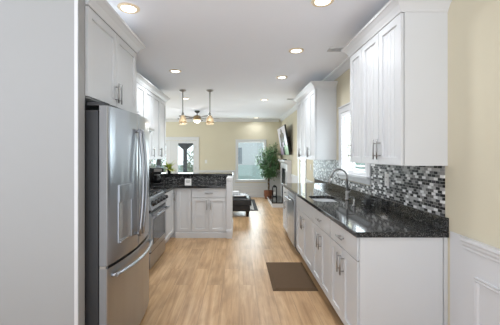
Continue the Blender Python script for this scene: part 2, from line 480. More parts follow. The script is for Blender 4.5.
# far window
mb = MB(); casing(mb, 'x', YF, -1, *FWIN, w=0.062)
struct(mb.build('trim_15', M_TRIM))
w1 = empty('window_1', (0, YF, 0), 'white framed window on the far beige wall beside the ficus', 'window'); del w1['label']; del w1['category']; struct(w1)
def sash(parent, ax, p, a0, a1, z0, z1, mid=None, w=0.045):
    mb = MB()
    def bx(u0, u1, q0, q1):
        if ax == 'x': mb.box((u0, p + 0.03, q0), (u1, p + 0.07, q1))
        else: mb.box((p + 0.03, u0, q0), (p + 0.07, u1, q1))
    bx(a0, a0 + w, z0, z1); bx(a1 - w, a1, z0, z1); bx(a0 + w, a1 - w, z0, z0 + w); bx(a0 + w, a1 - w, z1 - w, z1)
    if mid: bx(a0 + w, a1 - w, mid - 0.012, mid + 0.012)
    o = mb.build('sash', M_TRIM); o.parent = parent; o.matrix_parent_inverse = Matrix.Translation(-Vector(parent.location))
    mb = MB()
    if ax == 'x': mb.box((a0 + 0.01, p + 0.045, z0 + 0.01), (a1 - 0.01, p + 0.051, z1 - 0.01))
    else: mb.box((p + 0.045, a0 + 0.01, z0 + 0.01), (p + 0.051, a1 - 0.01, z1 - 0.01))
    g = mb.build('pane', M_GLASS); g.parent = parent; g.matrix_parent_inverse = Matrix.Translation(-Vector(parent.location))
sash(w1, 'x', YF, *FWIN, w=0.026)
# side window in living room
mb = MB(); casing(mb, 'y', XR, -1, *SIDEWIN)
struct(mb.build('trim_16', M_TRIM))
w2 = struct(bpy.data.objects.new('window_2', None)); col.objects.link(w2); w2.location = (XR, 6.77, 0)
sash(w2, 'y', XR, *SIDEWIN, mid=1.3)
mb = MB(); casing(mb, 'y', XLL, 1, *ADDEDWIN)
struct(mb.build('trim_19', M_TRIM))
w4 = struct(bpy.data.objects.new('window_added', None)); col.objects.link(w4); w4.location = (XLL, 8.0, 0)  # sash holder of the added, out-of-view window
sash(w4, 'y', XLL - 0.13, *ADDEDWIN)
# sink window with shutters
mb = MB(); casing(mb, 'y', XR, -1, *SINKWIN, w=0.078)
struct(mb.build('trim_17', M_TRIM))
w3 = struct(bpy.data.objects.new('window_3', None)); col.objects.link(w3); w3.location = (XR, 3.73, 0)
sash(w3, 'y', XR, *SINKWIN)
sh = empty('plantation_shutter', (XR - 0.004, 3.735, SINKWIN[2]), 'white louvred plantation shutter in the window over the sink', 'shutter')
mb = MB(); y0, y1 = -0.42, 0.42; hh = SINKWIN[3] - SINKWIN[2]
for a, b in ((y0, y0 + 0.045), (-0.022, 0.022), (y1 - 0.045, y1)): mb.box((-0.012, a, 0.005), (0.016, b, hh - 0.005))
for a, b in ((0.005, 0.05), (hh - 0.05, hh - 0.005)):
    mb.box((-0.012, y0 + 0.045, a), (0.016, -0.022, b)); mb.box((-0.012, 0.022, a), (0.016, y1 - 0.045, b))
mb.build('shutter_frame', M_SHUT, sh)
nl = 16
for (a, b) in ((y0 + 0.047, -0.024), (0.024, y1 - 0.047)):
    for k in range(nl):
        z = 0.075 + k * (hh - 0.15) / (nl - 1)
        mb = MB(); t = 0.42
        pr = []
        for q in range(10):
            an = 2*PI*q/10; pa, pb = 0.019*math.cos(an), 0.004*math.sin(an)
            pr.append((pa*math.cos(t) - pb*math.sin(t), pa*math.sin(t) + pb*math.cos(t)))
        mb.prism(pr, (0, a, z), (0, b, z)); mb.build('louvre', M_SHUT, sh)

# french doors
mb = MB(); casing(mb, 'x', YF, -1, DOORL, DOORR, 0, DOORH, w=0.10, foot=True)
struct(mb.build('trim_18', M_TRIM))
def french(n, x0, x1, hinge):
    d = struct(bpy.data.objects.new('door_%d' % n, None)); col.objects.link(d); d.location = ((x0+x1)/2, YF + 0.02, 0)
    h = (x1 - x0) / 2 - 0.004; st = 0.10
    mb = MB()
    mb.box((-h, 0, 0.01), (-h + (0.30 if n == 1 else st), 0.045, DOORH - 0.006)) if n == 1 else mb.box((-h, 0, 0.01), (-h + st, 0.045, DOORH - 0.006))
    lx = -h + (0.30 if n == 1 else st)
    mb.box((h - st, 0, 0.01), (h, 0.045, DOORH - 0.006))
    mb.box((lx, 0, 0.01), (h - st, 0.045, 0.25)); mb.box((lx, 0, DOORH - 0.09), (h - st, 0.045, DOORH - 0.006))
    mb.build('door_frame', M_TRIM, d)
    mb = MB(); mb.box((lx, 0.018, 0.25), (h - st, 0.026, DOORH - 0.09)); mb.build('pane', M_GLASS, d)
    for z in (0.35, 1.0, 1.72):
        mb = MB(); mb.box((hinge*h - 0.012, -0.006, z - 0.045), (hinge*h + 0.012, 0.0, z + 0.045)); mb.build('hinge', M_NICKEL, d)
    mb = MB(); mb.lathe([(0.0001, 0), (0.024, 0), (0.024, 0.01), (0.01, 0.014), (0.01, 0.045), (0.026, 0.055), (0.026, 0.075), (0.0001, 0.083)], (-hinge*(h - 0.05), 0, 0.95), n=14, axis='Y')
    mb.build('door_knob', M_NICKEL, d)
french(1, -2.40, DOORR, 1)
french(2, DOORL, -2.40, -1)

# ------------------------------------------------------------------ recessed lights, vents
def ceil_light(x, y, label):
    t = empty('recessed_light', (x, y, HC), label, 'ceiling light', group='recessed ceiling lights')
    mb = MB(); mb.lathe([(0.060, -0.004), (0.066, -0.011), (0.084, -0.009), (0.090, -0.002), (0.090, 0.0)], n=28); mb.build('trim_ring', M_RING, t)
    mb = MB(); mb.lathe([(0.0001, -0.006), (0.061, -0.006), (0.061, -0.002), (0.0001, -0.002)], n=28); mb.build('lens', M_LENS, t)
    return t
LIGHTS = [(-0.925, 2.475, 'round recessed ceiling light above the fridge cabinet, nearest on the left'),
          (0.67, 2.36, 'round recessed ceiling light at the top edge, nearest on the right'),
          (-0.935, 4.33, 'round recessed ceiling light above the range side, second in the left row'),
          (0.675, 3.48, 'round recessed ceiling light near the tall wall cabinet, second in the right row'),
          (0.68, 4.67, 'round recessed ceiling light in front of the far wall cabinet, third in the right row'),
          (0.565, 6.58, 'round recessed ceiling light beyond the far wall cabinet, fourth in the right row'),
          (-1.16, 6.43, 'round recessed ceiling light seen between the two pendants'),
          (0.57, 9.75, 'small round recessed ceiling light close to the far wall crown')]
for i, (x, y, l) in enumerate(LIGHTS):
    if i == 0: L0 = ceil_light(x, y, l); t = L0
    else:
        t = copy_tree(L0); t.location = (x, y, HC); t['label'] = l
    ld = bpy.data.lights.new('downlight', 'AREA'); ld.shape = 'DISK'; ld.size = 0.12; ld.energy = LIGHT_W * (0.8, 0.6, 2.0, 1.2, 1.5, 2.0, 2.0, 0.15)[i]; ld.color = (0.91, 0.955, 1.0); ld.spread = 2.7
    lo = bpy.data.objects.new('downlight', ld); lo.location = (0, 0, -0.014); lo.parent = t; col.objects.link(lo)
def vent(x, y, label):
    t = empty('ceiling_vent', (x, y, HC), label, 'vent')
    a, b = 0.10, 0.055
    mb = MB()
    mb.box((-a, -b, -0.010), (a, -b + 0.014, 0)); mb.box((-a, b - 0.014, -0.010), (a, b, 0)); mb.box((-a, -b + 0.014, -0.010), (-a + 0.05, b - 0.014, 0)); mb.box((a - 0.014, -b + 0.014, -0.010), (a, b - 0.014, 0))
    mb.build('vent_frame', M_VENT, t)
    for k in range(4):
        mb = MB(); mb.box((-a + 0.05, -b + 0.022 + k*0.020, -0.008), (a - 0.014, -b + 0.029 + k*0.020, -0.003)); mb.build('slat', M_VENT, t)
    mb = MB(); mb.box((-a + 0.05, -b + 0.014, -0.002), (a - 0.014, b - 0.014, 0)); mb.build('vent_back', M_VENTDARK, t)
vent(1.14, 3.44, 'small slatted ceiling vent above the near wall cabinet')
vent(1.16, 6.5, 'small slatted ceiling vent beyond the far wall cabinet')

# ------------------------------------------------------------------ cabinets (local: x right, front at y=0 facing -y, z up)
ST = 0.055
def shaker(mb, x0, x1, z0, z1, t=0.02, y=0.0, st=ST):
    rec = 0.012
    o = [(x0, z0), (x1, z0), (x1, z1), (x0, z1)]
    def ring(d, yy): return [(x0 + d, yy, z0 + d), (x1 - d, yy, z0 + d), (x1 - d, yy, z1 - d), (x0 + d, yy, z1 - d)]
    mb.loft([ring(0, y + t), ring(0, y), ring(st, y), ring(st + 0.002, y + rec)], caps=True)
def handle(parent, p, length, vertical=True):
    mb = MB(); x, y, z = p; r = 0.006; h = length / 2
    if vertical:
        mb.tube([(x, y - 0.030, z - h), (x, y - 0.030, z + h)], r)
        for s in (-1, 1): mb.tube([(x, y, z + s*(h - 0.03)), (x, y - 0.03, z + s*(h - 0.03))], 0.0045, n=8)
    else:
        mb.tube([(x - h, y - 0.030, z), (x + h, y - 0.030, z)], r)
        for s in (-1, 1): mb.tube([(x + s*(h - 0.03), y, z), (x + s*(h - 0.03), y - 0.03, z)], 0.0045, n=8)
    return mb.build('handle', M_NICKEL, parent)
def door(parent, x0, x1, z0, z1, hx=None, hz=None, hl=0.16, bead=False):
    g = 0.0034
    mb = MB(); shaker(mb, x0 + g, x1 - g, z0 + g, z1 - g); 
    if bead:
        n = 4; a, b = x0 + ST + 0.008, x1 - ST - 0.008
        for k in range(1, n):
            x = a + (b - a)*k/n
            mb.prism([(-0.004, 0.0125), (-0.0025, 0.0095), (0.0025, 0.0095), (0.004, 0.0125)], (x, 0, z0 + ST + 0.006), (x, 0, z1 - ST - 0.006), u=(1, 0, 0), w=(0, 1, 0))
    d = mb.build('door', M_CAB, parent)
    if hx is not None: handle(d, (hx, 0, hz), hl)
    return d
def drawer(parent, x0, x1, z0, z1, hl=0.14):
    g = 0.0034
    mb = MB(); mb.box((x0 + g, 0, z0 + g), (x1 - g, 0.02, z1 - g)); d = mb.build('drawer', M_CAB, parent, bevel=0.002)
    if hl: handle(d, ((x0 + x1)/2, 0, (z0 + z1)/2), hl, False)
    return d
def base_cab(loc, rz, w, depth, label, doors, dr=True, toe=True, group='white base cabinets', nodrawer=False):
    """doors: list of (x0,x1,handle side)"""
    t = empty('base_cabinet', loc, label, 'cabinet', rz, group)
    mb = MB(); a = 0.018; y0, y1 = 0.0245, depth
    def rc(d, z): return [(d, y0 + d, z), (w - d, y0 + d, z), (w - d, y1 - d, z), (d, y1 - d, z)]
    mb.loft([rc(0, 0.10), rc(0, 0.872), rc(a, 0.872), rc(a, 0.118)]); mb.build('body', M_CAB, t)
    mb = MB(); mb.box((0.0, 0.07, 0.0), (w, depth - 0.02, 0.0995)); mb.build('toe_kick', M_TOE if toe else M_CAB, t)
    top = 0.868
    if dr:
        dl = dr if isinstance(dr, list) else [(0, w)]
        for a, b in dl: drawer(t, a, b, 0.70, top, 0 if nodrawer else 0.14)
        top = 0.70
    for x0, x1, side in doors:
        hx = None if side is None else (x1 - 0.035 if side > 0 else x0 + 0.035)
        door(t, x0, x1, 0.103, top, hx, top - 0.125)
    return t
RR, RL = -PI/2, PI/2
FX = 0.83
D = XR - FX - 0.004
base_cab((FX, 2.68, 0), RR, 0.61, D, 'white base cabinet at the near end of the right run, one drawer over two doors', [(0, 0.305, 1), (0.305, 0.61, -1)])
base_cab((FX, 3.34, 0), RR, 0.655, D, 'white base cabinet with a drawer over two doors, second from the near end', [(0, 0.3275, 1), (0.3275, 0.655, -1)])
base_cab((FX, 4.28, 0), RR, 0.935, D, 'wide white base cabinet below the sink, next to the dishwasher', [(0, 0.4675, 1), (0.4675, 0.935, -1)], nodrawer=True)
base_cab((FX, 5.56, 0), RR, 0.64, D, 'white base cabinet at the far end of the right run beyond the dishwasher', [(0, 0.32, 1), (0.32, 0.64, -1)])
# end panel and filler
mb = MB(); mb.box((FX + 0.012, 2.052, 0), (1.418, 2.068, 0.874)); mb.box((1.424, 2.048, 0), (XR - 0.001, 2.068, 0.874))
tag(mb.build('cabinet_end_panel', M_CAB), 'plain white end panel closing the right base run under the granite', 'panel')

# dishwasher
t = empty('dishwasher', (FX, 4.905, 0), 'stainless steel dishwasher set in the right base run', 'dishwasher', RR)
mb = MB(); mb.box((0.008, 0.02, 0.10), (0.602, D - 0.03, 0.868)); mb.build('body', M_DARKSTEEL, t)
mb = MB(); mb.box((0.006, -0.028, 0.11), (0.604, 0.019, 0.795)); mb.build('door', M_STEEL, t, bevel=0.005)
mb = MB(); mb.box((0.006, -0.022, 0.80), (0.604, 0.019, 0.866)); mb.build('control_panel', M_STEEL, t, bevel=0.004)
mb = MB(); mb.tube([(0.05, -0.066, 0.765), (0.56, -0.066, 0.765)], 0.011)
for x in (0.08, 0.53): mb.tube([(x, -0.028, 0.765), (x, -0.066, 0.765)], 0.008)
mb.build('handle', M_STEEL, t)
mb = MB(); mb.box((0.02, 0.05, 0.0), (0.59, 0.4, 0.099)); mb.build('toe_kick', M_BLACK, t)

# ------------------------------------------------------------------ right worktop with sink cut-out
SX0, SX1, SY0, SY1 = 0.89, 1.20, 3.37, 3.86
def rrect(x0, x1, y0, y1, r, n=6):
    pts = []
    for cx, cy, a0 in ((x1 - r, y0 + r, -PI/2), (x1 - r, y1 - r, 0), (x0 + r, y1 - r, PI/2), (x0 + r, y0 + r, PI)):
        for k in range(n + 1):
            a = a0 + PI/2*k/n; pts.append((cx + r*math.cos(a), cy + r*math.sin(a)))
    return pts
hole = rrect(SX0, SX1, SY0, SY1, 0.09)
mb = MB(); bm = mb.bm
cx0, cx1, cy0, cy1 = 0.808, XR - 0.001, 2.035, 5.60
outer = [(cx1, cy0), (cx1, cy1), (cx0, cy1), (cx0, cy0)]
def ringfill(z):
    hv = [bm.verts.new((x, y, z)) for x, y in hole]; ov = [bm.verts.new((x, y, z)) for x, y in outer]
    n = 7
    corners = [hv[i*n:(i+1)*n] for i in range(4)]
    for i in range(4):
        c = corners[i]; nx = corners[(i+1) % 4]
        # corner fan: outer index same as i (0: x1,y0)
        for k in range(n - 1): bm.faces.new((ov[i], c[k+1], c[k]))
        bm.faces.new((ov[i], ov[(i+1) % 4], nx[0], c[-1]))
    return hv, ov
h0, o0 = ringfill(0.914); h1, o1 = ringfill(0.876)
for a, b in ((h0, h1), (o0, o1)):
    for k in range(len(a)): bm.faces.new((a[k], a[(k+1) % len(a)], b[(k+1) % len(a)], b[k]))
ct = tag(mb.build('countertop', M_GRAN, bevel=0.004), 'long polished black granite worktop along the right wall holding the sink', 'countertop')
# sink
t = empty('sink', ((SX0+SX1)/2, (SY0+SY1)/2, 0.874), 'stainless steel undermount sink in the right black worktop', 'sink')
ccx, ccy = (SX0+SX1)/2, (SY0+SY1)/2
def rr3(d, z, r): return [(x - ccx, y - ccy, z) for x, y in rrect(SX0 + d, SX1 - d, SY0 + d, SY1 - d, r)]
mb = MB(); mb.loft([rr3(-0.015, 0.0, 0.1), rr3(0.0, 0.0, 0.09), rr3(0.006, -0.16, 0.085), rr3(0.03, -0.18, 0.06)], caps=False, smooth=False)
bm = mb.bm
bm.faces.new([bm.verts.new(p) for p in rr3(0.03, -0.18, 0.06)])
bmesh.ops.remove_doubles(bm, verts=bm.verts, dist=1e-5)
mb.build('basin', mat('sink_steel', rgb(226, 227, 228), 0.35, metal=0.25), t)
mb = MB(); mb.lathe([(0.0001, -0.176), (0.035, -0.176), (0.042, -0.1795)], n=18); mb.build('drain', M_NICKEL, t)
# faucet
t = empty('faucet', (1.285, 3.50, 0.914), 'tall gooseneck brushed nickel faucet standing behind the sink', 'faucet')
mb = MB(); mb.lathe([(0.0001, 0), (0.026, 0), (0.026, 0.012), (0.019, 0.02), (0.019, 0.10), (0.013, 0.11), (0.0001, 0.11)], n=16); mb.build('base', M_NICKEL, t)
pts = [(0, 0, 0.10), (0, 0, 0.27)]
for k in range(1, 13):
    a = PI * k / 12 * 0.93; pts.append((-0.095 + 0.095*math.cos(a), 0, 0.27 + 0.095*math.sin(a)))
pts.append((pts[-1][0] - 0.008, 0, pts[-1][2] - 0.03))
mb = MB(); mb.tube(pts, 0.0125, n=12); mb.build('spout', M_NICKEL, t)
e = Vector(pts[-1]); mb = MB(); mb.tube([e, e + Vector((-0.012, 0, -0.05)), e + Vector((-0.018, 0, -0.075))], [0.014, 0.017, 0.018], n=12); mb.build('spray_head', M_NICKEL, t)
mb = MB(); mb.tube([(0, -0.015, 0.07), (0, -0.05, 0.085), (0, -0.10, 0.125)], [0.009, 0.007, 0.006]); mb.build('lever', M_NICKEL, t)
t = empty('soap_dispenser', (1.205, 3.09, 0.914), 'short chrome soap pump on the worktop just right of the faucet', 'soap dispenser')
mb = MB(); mb.lathe([(0.0001, 0), (0.018, 0), (0.018, 0.01), (0.010, 0.016), (0.010, 0.075), (0.0001, 0.075)], n=14); mb.build('base', M_NICKEL, t)
mb = MB(); mb.tube([(0, 0, 0.07), (0, 0, 0.088), (-0.05, 0, 0.09), (-0.06, 0, 0.08)], 0.006); mb.build('nozzle', M_NICKEL, t)
t = empty('sponge_caddy', (1.345, 3.07, 0.914), 'small dark wire sponge caddy on the worktop behind the soap pump', 'caddy')
mb = MB()
for z in (0.012, 0.045, 0.078):
    c = [(-0.045, -0.055, z), (0.045, -0.055, z), (0.045, 0.055, z), (-0.045, 0.055, z), (-0.045, -0.055, z)]
    mb.tube(c, 0.003, n=6)
for x, y in ((-0.045, -0.055), (0.045, -0.055), (0.045, 0.055), (-0.045, 0.055), (0, -0.055), (-0.045, 0), (0.0, 0.055)):
    mb.tube([(x, y, 0), (x, y, 0.08)], 0.003, n=6)
mb.build('wire_basket', M_BLACK, t)
mb = MB(); mb.box((-0.035, -0.045, 0.013), (0.0, 0.045, 0.075)); mb.build('sponge', M_DARKSTEEL, t, bevel=0.006)

# granite upstand
mb = MB(); mb.box((XR - 0.022, 2.035, 0.9145), (XR - 0.001, 5.60, 1.012))
tag(mb.build('granite_upstand', M_GRAN, bevel=0.003), 'low black granite upstand along the back of the right worktop', 'upstand')
# mosaic backsplash: full height under cabinets, lower under window
mb = MB()
mb.box((XR - 0.010, 2.075, 1.0125), (XR - 0.0005, 3.222, 1.371))
mb.box((XR - 0.010, 3.222, 1.0125), (XR - 0.0005, 4.248, 1.104))
mb.box((XR - 0.010, 4.248, 1.0125), (XR - 0.0005, 5.72, 1.371))
tag(mb.build('tile_backsplash', M_MOS_Y), 'black, grey and white mosaic tile backsplash on the right wall', 'backsplash')
# outlet
def plate(loc, rz, label, switch=False):
    t = empty('wall_switch' if switch else 'wall_outlet', loc, label, 'switch' if switch else 'outlet', rz)
    mb = MB(); mb.box((-0.038, -0.006, -0.06), (0.038, 0, 0.06)); mb.build('cover_plate', M_CARD, t, bevel=0.002)
    if switch:
        mb = MB(); mb.box((-0.016, -0.009, -0.032), (0.016, -0.006, 0.032)); mb.build('rocker', M_CARD, t)
    else:
        for z in (-0.022, 0.022):
            mb = MB(); mb.box((-0.017, -0.008, z - 0.014), (0.017, -0.006, z + 0.014)); s = mb.build('socket', M_CARD, t)
            mb = MB(); mb.box((-0.008, -0.0085, z - 0.004), (-0.005, -0.008, z + 0.006)); mb.box((0.005, -0.0085, z - 0.004), (0.008, -0.008, z + 0.006)); mb.build('slot', M_BLACK, s)
plate((XR - 0.0105, 2.87, 1.205), RR, 'white outlet plate on the mosaic under the near wall cabinet')
plate((XR - 0.0005, 5.95, 1.20), RR, 'white light switch on the right wall beyond the far cabinet', True)

plate((-1.13, YF - 0.0005, 1.22), 0, 'small white light switch on the far beige wall right of the french doors', True)
# ------------------------------------------------------------------ wall cabinets
CPR = [(0, 0), (0.006, 0), (0.010, 0.015), (0.030, 0.045), (0.055, 0.068), (0.066, 0.074), (0.070, 0.092), (0, 0.092)]
def crown_cab(parent, w, depth, z, left=True, right=True, inset=0.0):
    """moulding around front and the open ends, one closed mitred sweep"""
    mb = MB()
    path = []
    if left: path.append(((0, depth), (-1, 0)))
    path.append(((0, inset), (-1 if left else 0, -1)))
    path.append(((w, inset), (1 if right else 0, -1)))
    if right: path.append(((w, depth), (1, 0)))
    rings = []
    for (x, y), (nx, ny) in path:
        rings.append([(x + nx*a, y + ny*a, z + b) for a, b in CPR])
    mb.loft(rings)
    return mb.build('crown_moulding', M_TRIM, parent)
def wall_cab(loc, rz, w, depth, z0, z1, label, doors, ends=(False, False), hz=None, crown=True, group='white wall cabinets'):
    t = empty('wall_cabinet', loc, label, 'cabinet', rz, group)
    mb = MB(); mb.box((0, 0.0245, z0), (w, depth, z1)); mb.build('body', M_CAB, t)
    for x0, x1, s in doors:
        hx = None if s is None else (x1 - 0.03 if s > 0 else x0 + 0.03)
        door(t, x0, x1, z0, z1, hx, z0 + 0.12, bead=loc[0] > 0)
    if crown:
        crown_cab(t, w, depth - 0.001, z1, ends[0], ends[1])
        mb = MB(); mb.box((0.001, 0.002, z1 + 0.0005), (w - 0.001, depth - 0.002, z1 + 0.085)); mb.build('top_panel', M_CAB, t)
    return t
UF = 1.126
UD = XR - UF - 0.0005
wall_cab((UF, 2.995, 0), RR, 0.945, UD, 1.372, 2.44, 'white wall cabinet nearest the camera on the right, three tall doors', [(0, 0.285, -1), (0.285, 0.615, 1), (0.615, 0.945, -1)], (True, True))
wall_cab((UF, 5.72, 0), RR, 1.33, UD, 1.372, 2.44, 'white wall cabinet on the right beyond the window, near the television', [(0, 0.3325, 1), (0.3325, 0.665, -1), (0.665, 0.9975, 1), (0.9975, 1.33, -1)], (True, True))
# left row
LF = -1.393
LD = LF - XL - 0.0005
wall_cab((LF, 2.89, 0), RL, 0.73, LD, 1.372, 2.44, 'white wall cabinet on the left next to the fridge cabinet', [(0, 0.365, 1), (0.365, 0.73, -1)])
wall_cab((LF, 3.622, 0), RL, 0.756, LD, 1.83, 2.44, 'short white wall cabinet directly above the range', [(0, 0.378, 1), (0.378, 0.756, -1)])
wall_cab((LF, 4.38, 0), RL, 0.42, LD, 1.372, 2.44, 'narrow single door white wall cabinet right after the range', [(0, 0.42, 1)])
wall_cab((LF, 4.802, 0), RL, 0.818, LD, 1.372, 2.44, 'white two door wall cabinet at the far end above the coffee maker', [(0, 0.409, 1), (0.409, 0.818, -1)], (False, True))
# over-range hood
mb = MB(); mb.box((XL + 0.001, 3.63, 1.79), (-1.25, 4.37, 1.829)); mb.box((XL + 0.001, 3.66, 1.765), (-1.29, 4.34, 1.79))
tag(mb.build('range_hood', M_STEEL, bevel=0.004), 'slim stainless steel hood under the cabinet above the range', 'range hood')
# fridge cabinet
t = empty('wall_cabinet', (-1.0, 1.942, 0), 'deep white two door cabinet mounted above the fridge', 'cabinet', RL, 'white wall cabinets')
w, dp = 0.94, -1.0 - XL - 0.0005
mb = MB(); mb.box((0, 0.0245, 1.832), (w, dp, 2.44)); mb.build('body', M_CAB, t)
door(t, 0.008, 0.47, 1.836, 2.438, 0.44, 1.945); door(t, 0.47, w - 0.002, 1.836, 2.438, 0.50, 1.945)
crown_cab(t, w, dp - 0.001, 2.44, False, True)
mb = MB(); mb.box((0.001, 0.002, 2.4405), (w - 0.001, dp - 0.002, 2.53)); mb.build('top_panel', M_CAB, t)
mb = MB(); mb.box((w - 0.019, 0.0215, 0), (w - 0.001, dp - 0.001, 1.8315)); mb.build('side_panel', M_CAB, t)

# ------------------------------------------------------------------ fridge
FY0, FW = 1.95, 0.905
t = empty('refrigerator', (-0.87, FY0, 0), 'stainless french door refrigerator with bottom freezer and water dispenser', 'refrigerator', RL)
# local x: 0..FW along +Y, y: depth toward wall, front at y=0 edges bulging to -0.05
mb = MB(); mb.box((0.006, 0.064, 0.03), (FW - 0.006, 0.80, 1.745)); mb.build('case', M_DARKSTEEL, t)
mb = MB(); mb.box((0.03, 0.06, 0.0), (FW - 0.03, 0.6, 0.03)); mb.build('base_grille', M_BLACK, t)
BUL = 0.050
def fy(x): return -BUL * (1 - ((x - FW/2) / (FW/2))**2)
def bowdoor(name, x0, x1, z0, z1, parent, skip=None):
    mb = MB(); n = 12
    rr = 0.012
    prof = [(x0, 0.054), (x0, fy(x0) + rr)] + [(x0 + rr*(1 - math.cos(a)), fy(x0) + rr - rr*math.sin(a)) for a in (0.5, 1.0)]
    for k in range(n + 1):
        x = x0 + rr + (x1 - x0 - 2*rr)*k/n; prof.append((x, fy(x)))
    prof += [(x1 - rr*(1 - math.cos(a)), fy(x1) + rr - rr*math.sin(a)) for a in (1.0, 0.5)] + [(x1, fy(x1) + rr), (x1, 0.054)]
    mb.loft([[(x, y, z0) for x, y in prof], [(x, y, z1) for x, y in prof]], smooth=False)
    for f in mb.bm.faces:
        if len(f.verts) == 4: f.smooth = True
    mb.bm.faces.ensure_lookup_table(); mb.bm.normal_update()
    for f in mb.bm.faces:
        if abs(f.normal.x) > 0.9: f.material_index = 1
    o = mb.build(name, [M_STEEL, M_DOORSIDE], parent)
    md = o.modifiers.new('edge', 'EDGE_SPLIT'); md.split_angle = 0.6
    return o
mid = FW / 2
dl = bowdoor('door', 0.0, mid - 0.003, 0.712, 1.775, t)
dr_ = bowdoor('door', mid + 0.003, FW, 0.712, 1.775, t)
fz = bowdoor('freezer_drawer', 0.0, FW, 0.05, 0.692, t)
mb = MB(); mb.box((0.015, 0.02, 0.693), (FW - 0.015, 0.063, 0.711)); mb.build('gasket', M_BLACK, t)
for x in (0.045, FW - 0.045):
    mb = MB(); mb.box((x - 0.04, 0.02, 1.776), (x + 0.04, 0.14, 1.80)); mb.build('hinge_cover', M_DARKSTEEL, t, bevel=0.005)
mb = MB(); mb.box((-0.004, 0.01, 0.693), (0.03, 0.05, 0.711)); mb.build('hinge', M_NICKEL, t)
def bowhandle(parent, x, z0, z1):
    mb = MB(); y0 = fy(x) + 0.004; pts = []
    for k in range(15):
        u = k / 14; z = z0 + (z1 - z0)*u; pts.append((x, y0 - 0.028 - 0.030*math.sin(PI*u), z))
    mb.tube(pts, 0.0125, n=12)
    for z, yy in ((z0 + 0.02, pts[0][1]), (z1 - 0.02, pts[-1][1])): mb.tube([(x, y0, z), (x, yy - 0.002, z)], 0.012, n=10)
    return mb.build('handle', M_STEEL, parent)
bowhandle(dl, mid - 0.040, 0.80, 1.655); bowhandle(dr_, mid + 0.040, 0.80, 1.655)
mb = MB(); pts = []
for k in range(17):
    u = k / 16; x = 0.05 + (FW - 0.10)*u; pts.append((x, fy(x) - 0.028 - 0.016*math.sin(PI*u), 0.635 - 0.006*math.sin(PI*u)))
mb.tube(pts, 0.0145, n=12)
for q in (pts[0], pts[-1]): mb.tube([(q[0], fy(q[0]) + 0.004, q[2]), q], 0.013, n=10)
mb.build('handle', M_STEEL, fz)
# dispenser on near door (local x .115-.30)
dsp = MB(); xa, xb = 0.115, 0.315
def strip(mb, z0, z1, off0, off1, mi):
    n = 6
    r0 = []; r1 = []
    for k in range(n + 1):
        x = xa + (xb - xa)*k/n; r0.append((x, fy(x) - off0)); r1.append((x, fy(x) - off1))
    prof = r0 + r1[::-1]
    mb.loft([[(x, y, z0) for x, y in prof], [(x, y, z1) for x, y in prof]], mi=mi)
strip(dsp, 1.115, 1.235, 0.012, -0.001, 0)
d = dsp.build('dispenser', M_STEEL, dl, bevel=0.002)
def recess(z0, z1):
    mb = MB()
    n = 6
    for a, b, za, zb in ((xa, xa + 0.010, z0, z1), (xb - 0.010, xb, z0, z1), (xa + 0.010, xb - 0.010, z0, z0 + 0.012)):
        mb.box((a, fy((a+b)/2) - 0.006, za), (b, fy((a+b)/2) + 0.006, zb))
    mb.build('dispenser_frame', M_STEEL, d)
    mb = MB(); mb.loft([[(xa + 0.010, fy(xa+.01) - 0.0015, z0 + 0.012), (xb - 0.010, fy(xb-.01) - 0.0015, z0 + 0.012), (xb - 0.010, fy(xb-.01) + 0.002, z0 + 0.012), (xa + 0.010, fy(xa+.01) + 0.002, z0 + 0.012)],
                        [(xa + 0.010, fy(xa+.01) - 0.0015, z1), (xb - 0.010, fy(xb-.01) - 0.0015, z1), (xb - 0.010, fy(xb-.01) + 0.002, z1), (xa + 0.010, fy(xa+.01) + 0.002, z1)]])
    mb.build('dispenser_cavity', mat('dispenser_grey', rgb(176, 177, 179), 0.4, metal=0.8), d)
recess(0.83, 1.114)

# ------------------------------------------------------------------ range
RX = -1.09
t = empty('range', (RX, 3.622, 0), 'stainless steel gas range beside the fridge in the left run', 'range', RL)
W = 0.756; DD = RX - XL - 0.014
mb = MB(); mb.box((0, 0.022, 0.03), (W, DD, 0.90)); mb.build('body', M_DARKSTEEL, t)
mb = MB(); mb.box((0.004, 0.002, 0.04), (W - 0.004, 0.021, 0.225)); mb.build('storage_drawer', M_STEEL, t, bevel=0.003)
mb = MB(); mb.box((0.004, -0.012, 0.245), (W - 0.004, 0.021, 0.725)); od = mb.build('oven_door', M_STEEL, t, bevel=0.004)
mb = MB(); mb.box((0.09, -0.0145, 0.32), (W - 0.09, -0.0122, 0.64)); mb.build('oven_window', M_OVEN, od)
mb = MB(); mb.tube([(0.04, -0.062, 0.69), (W - 0.04, -0.062, 0.69)], 0.015, n=12)
for x in (0.07, W - 0.07): mb.tube([(x, -0.012, 0.69), (x, -0.062, 0.69)], 0.011)
mb.build('handle', M_STEEL, od)
mb = MB(); mb.box((0.01, 0.0, 0.226), (W - 0.01, 0.02, 0.244)); mb.build('gap_strip', M_BLACK, t)
mb = MB(); mb.box((0.01, 0.0, 0.726), (W - 0.01, 0.02, 0.762)); mb.build('gap_strip', M_BLACK, t)
mb = MB(); mb.loft([[(0, -0.022, 0.765), (0, 0.03, 0.765), (0, 0.06, 0.905), (0, 0.012, 0.905)], [(W, -0.022, 0.765), (W, 0.03, 0.765), (W, 0.06, 0.905), (W, 0.012, 0.905)]])
cp = mb.build('control_panel', M_STEEL, t, bevel=0.003)
for k in range(5):
    x = 0.09 + k*(W - 0.18)/4
    mb = MB(); mb.lathe([(0.0001, 0.050), (0.024, 0.048), (0.028, 0.014), (0.036, 0.010), (0.036, -0.004)], (0, 0, 0), n=16, axis='Y')
    kn = mb.build('knob', M_BLACK, cp); kn.location = (x, -0.006, 0.835); kn.rotation_euler = (-0.24, 0, 0)
mb = MB(); mb.box((0, 0.02, 0.9055), (W, DD, 0.918)); mb.build('cooktop', M_STEEL, t, bevel=0.002)
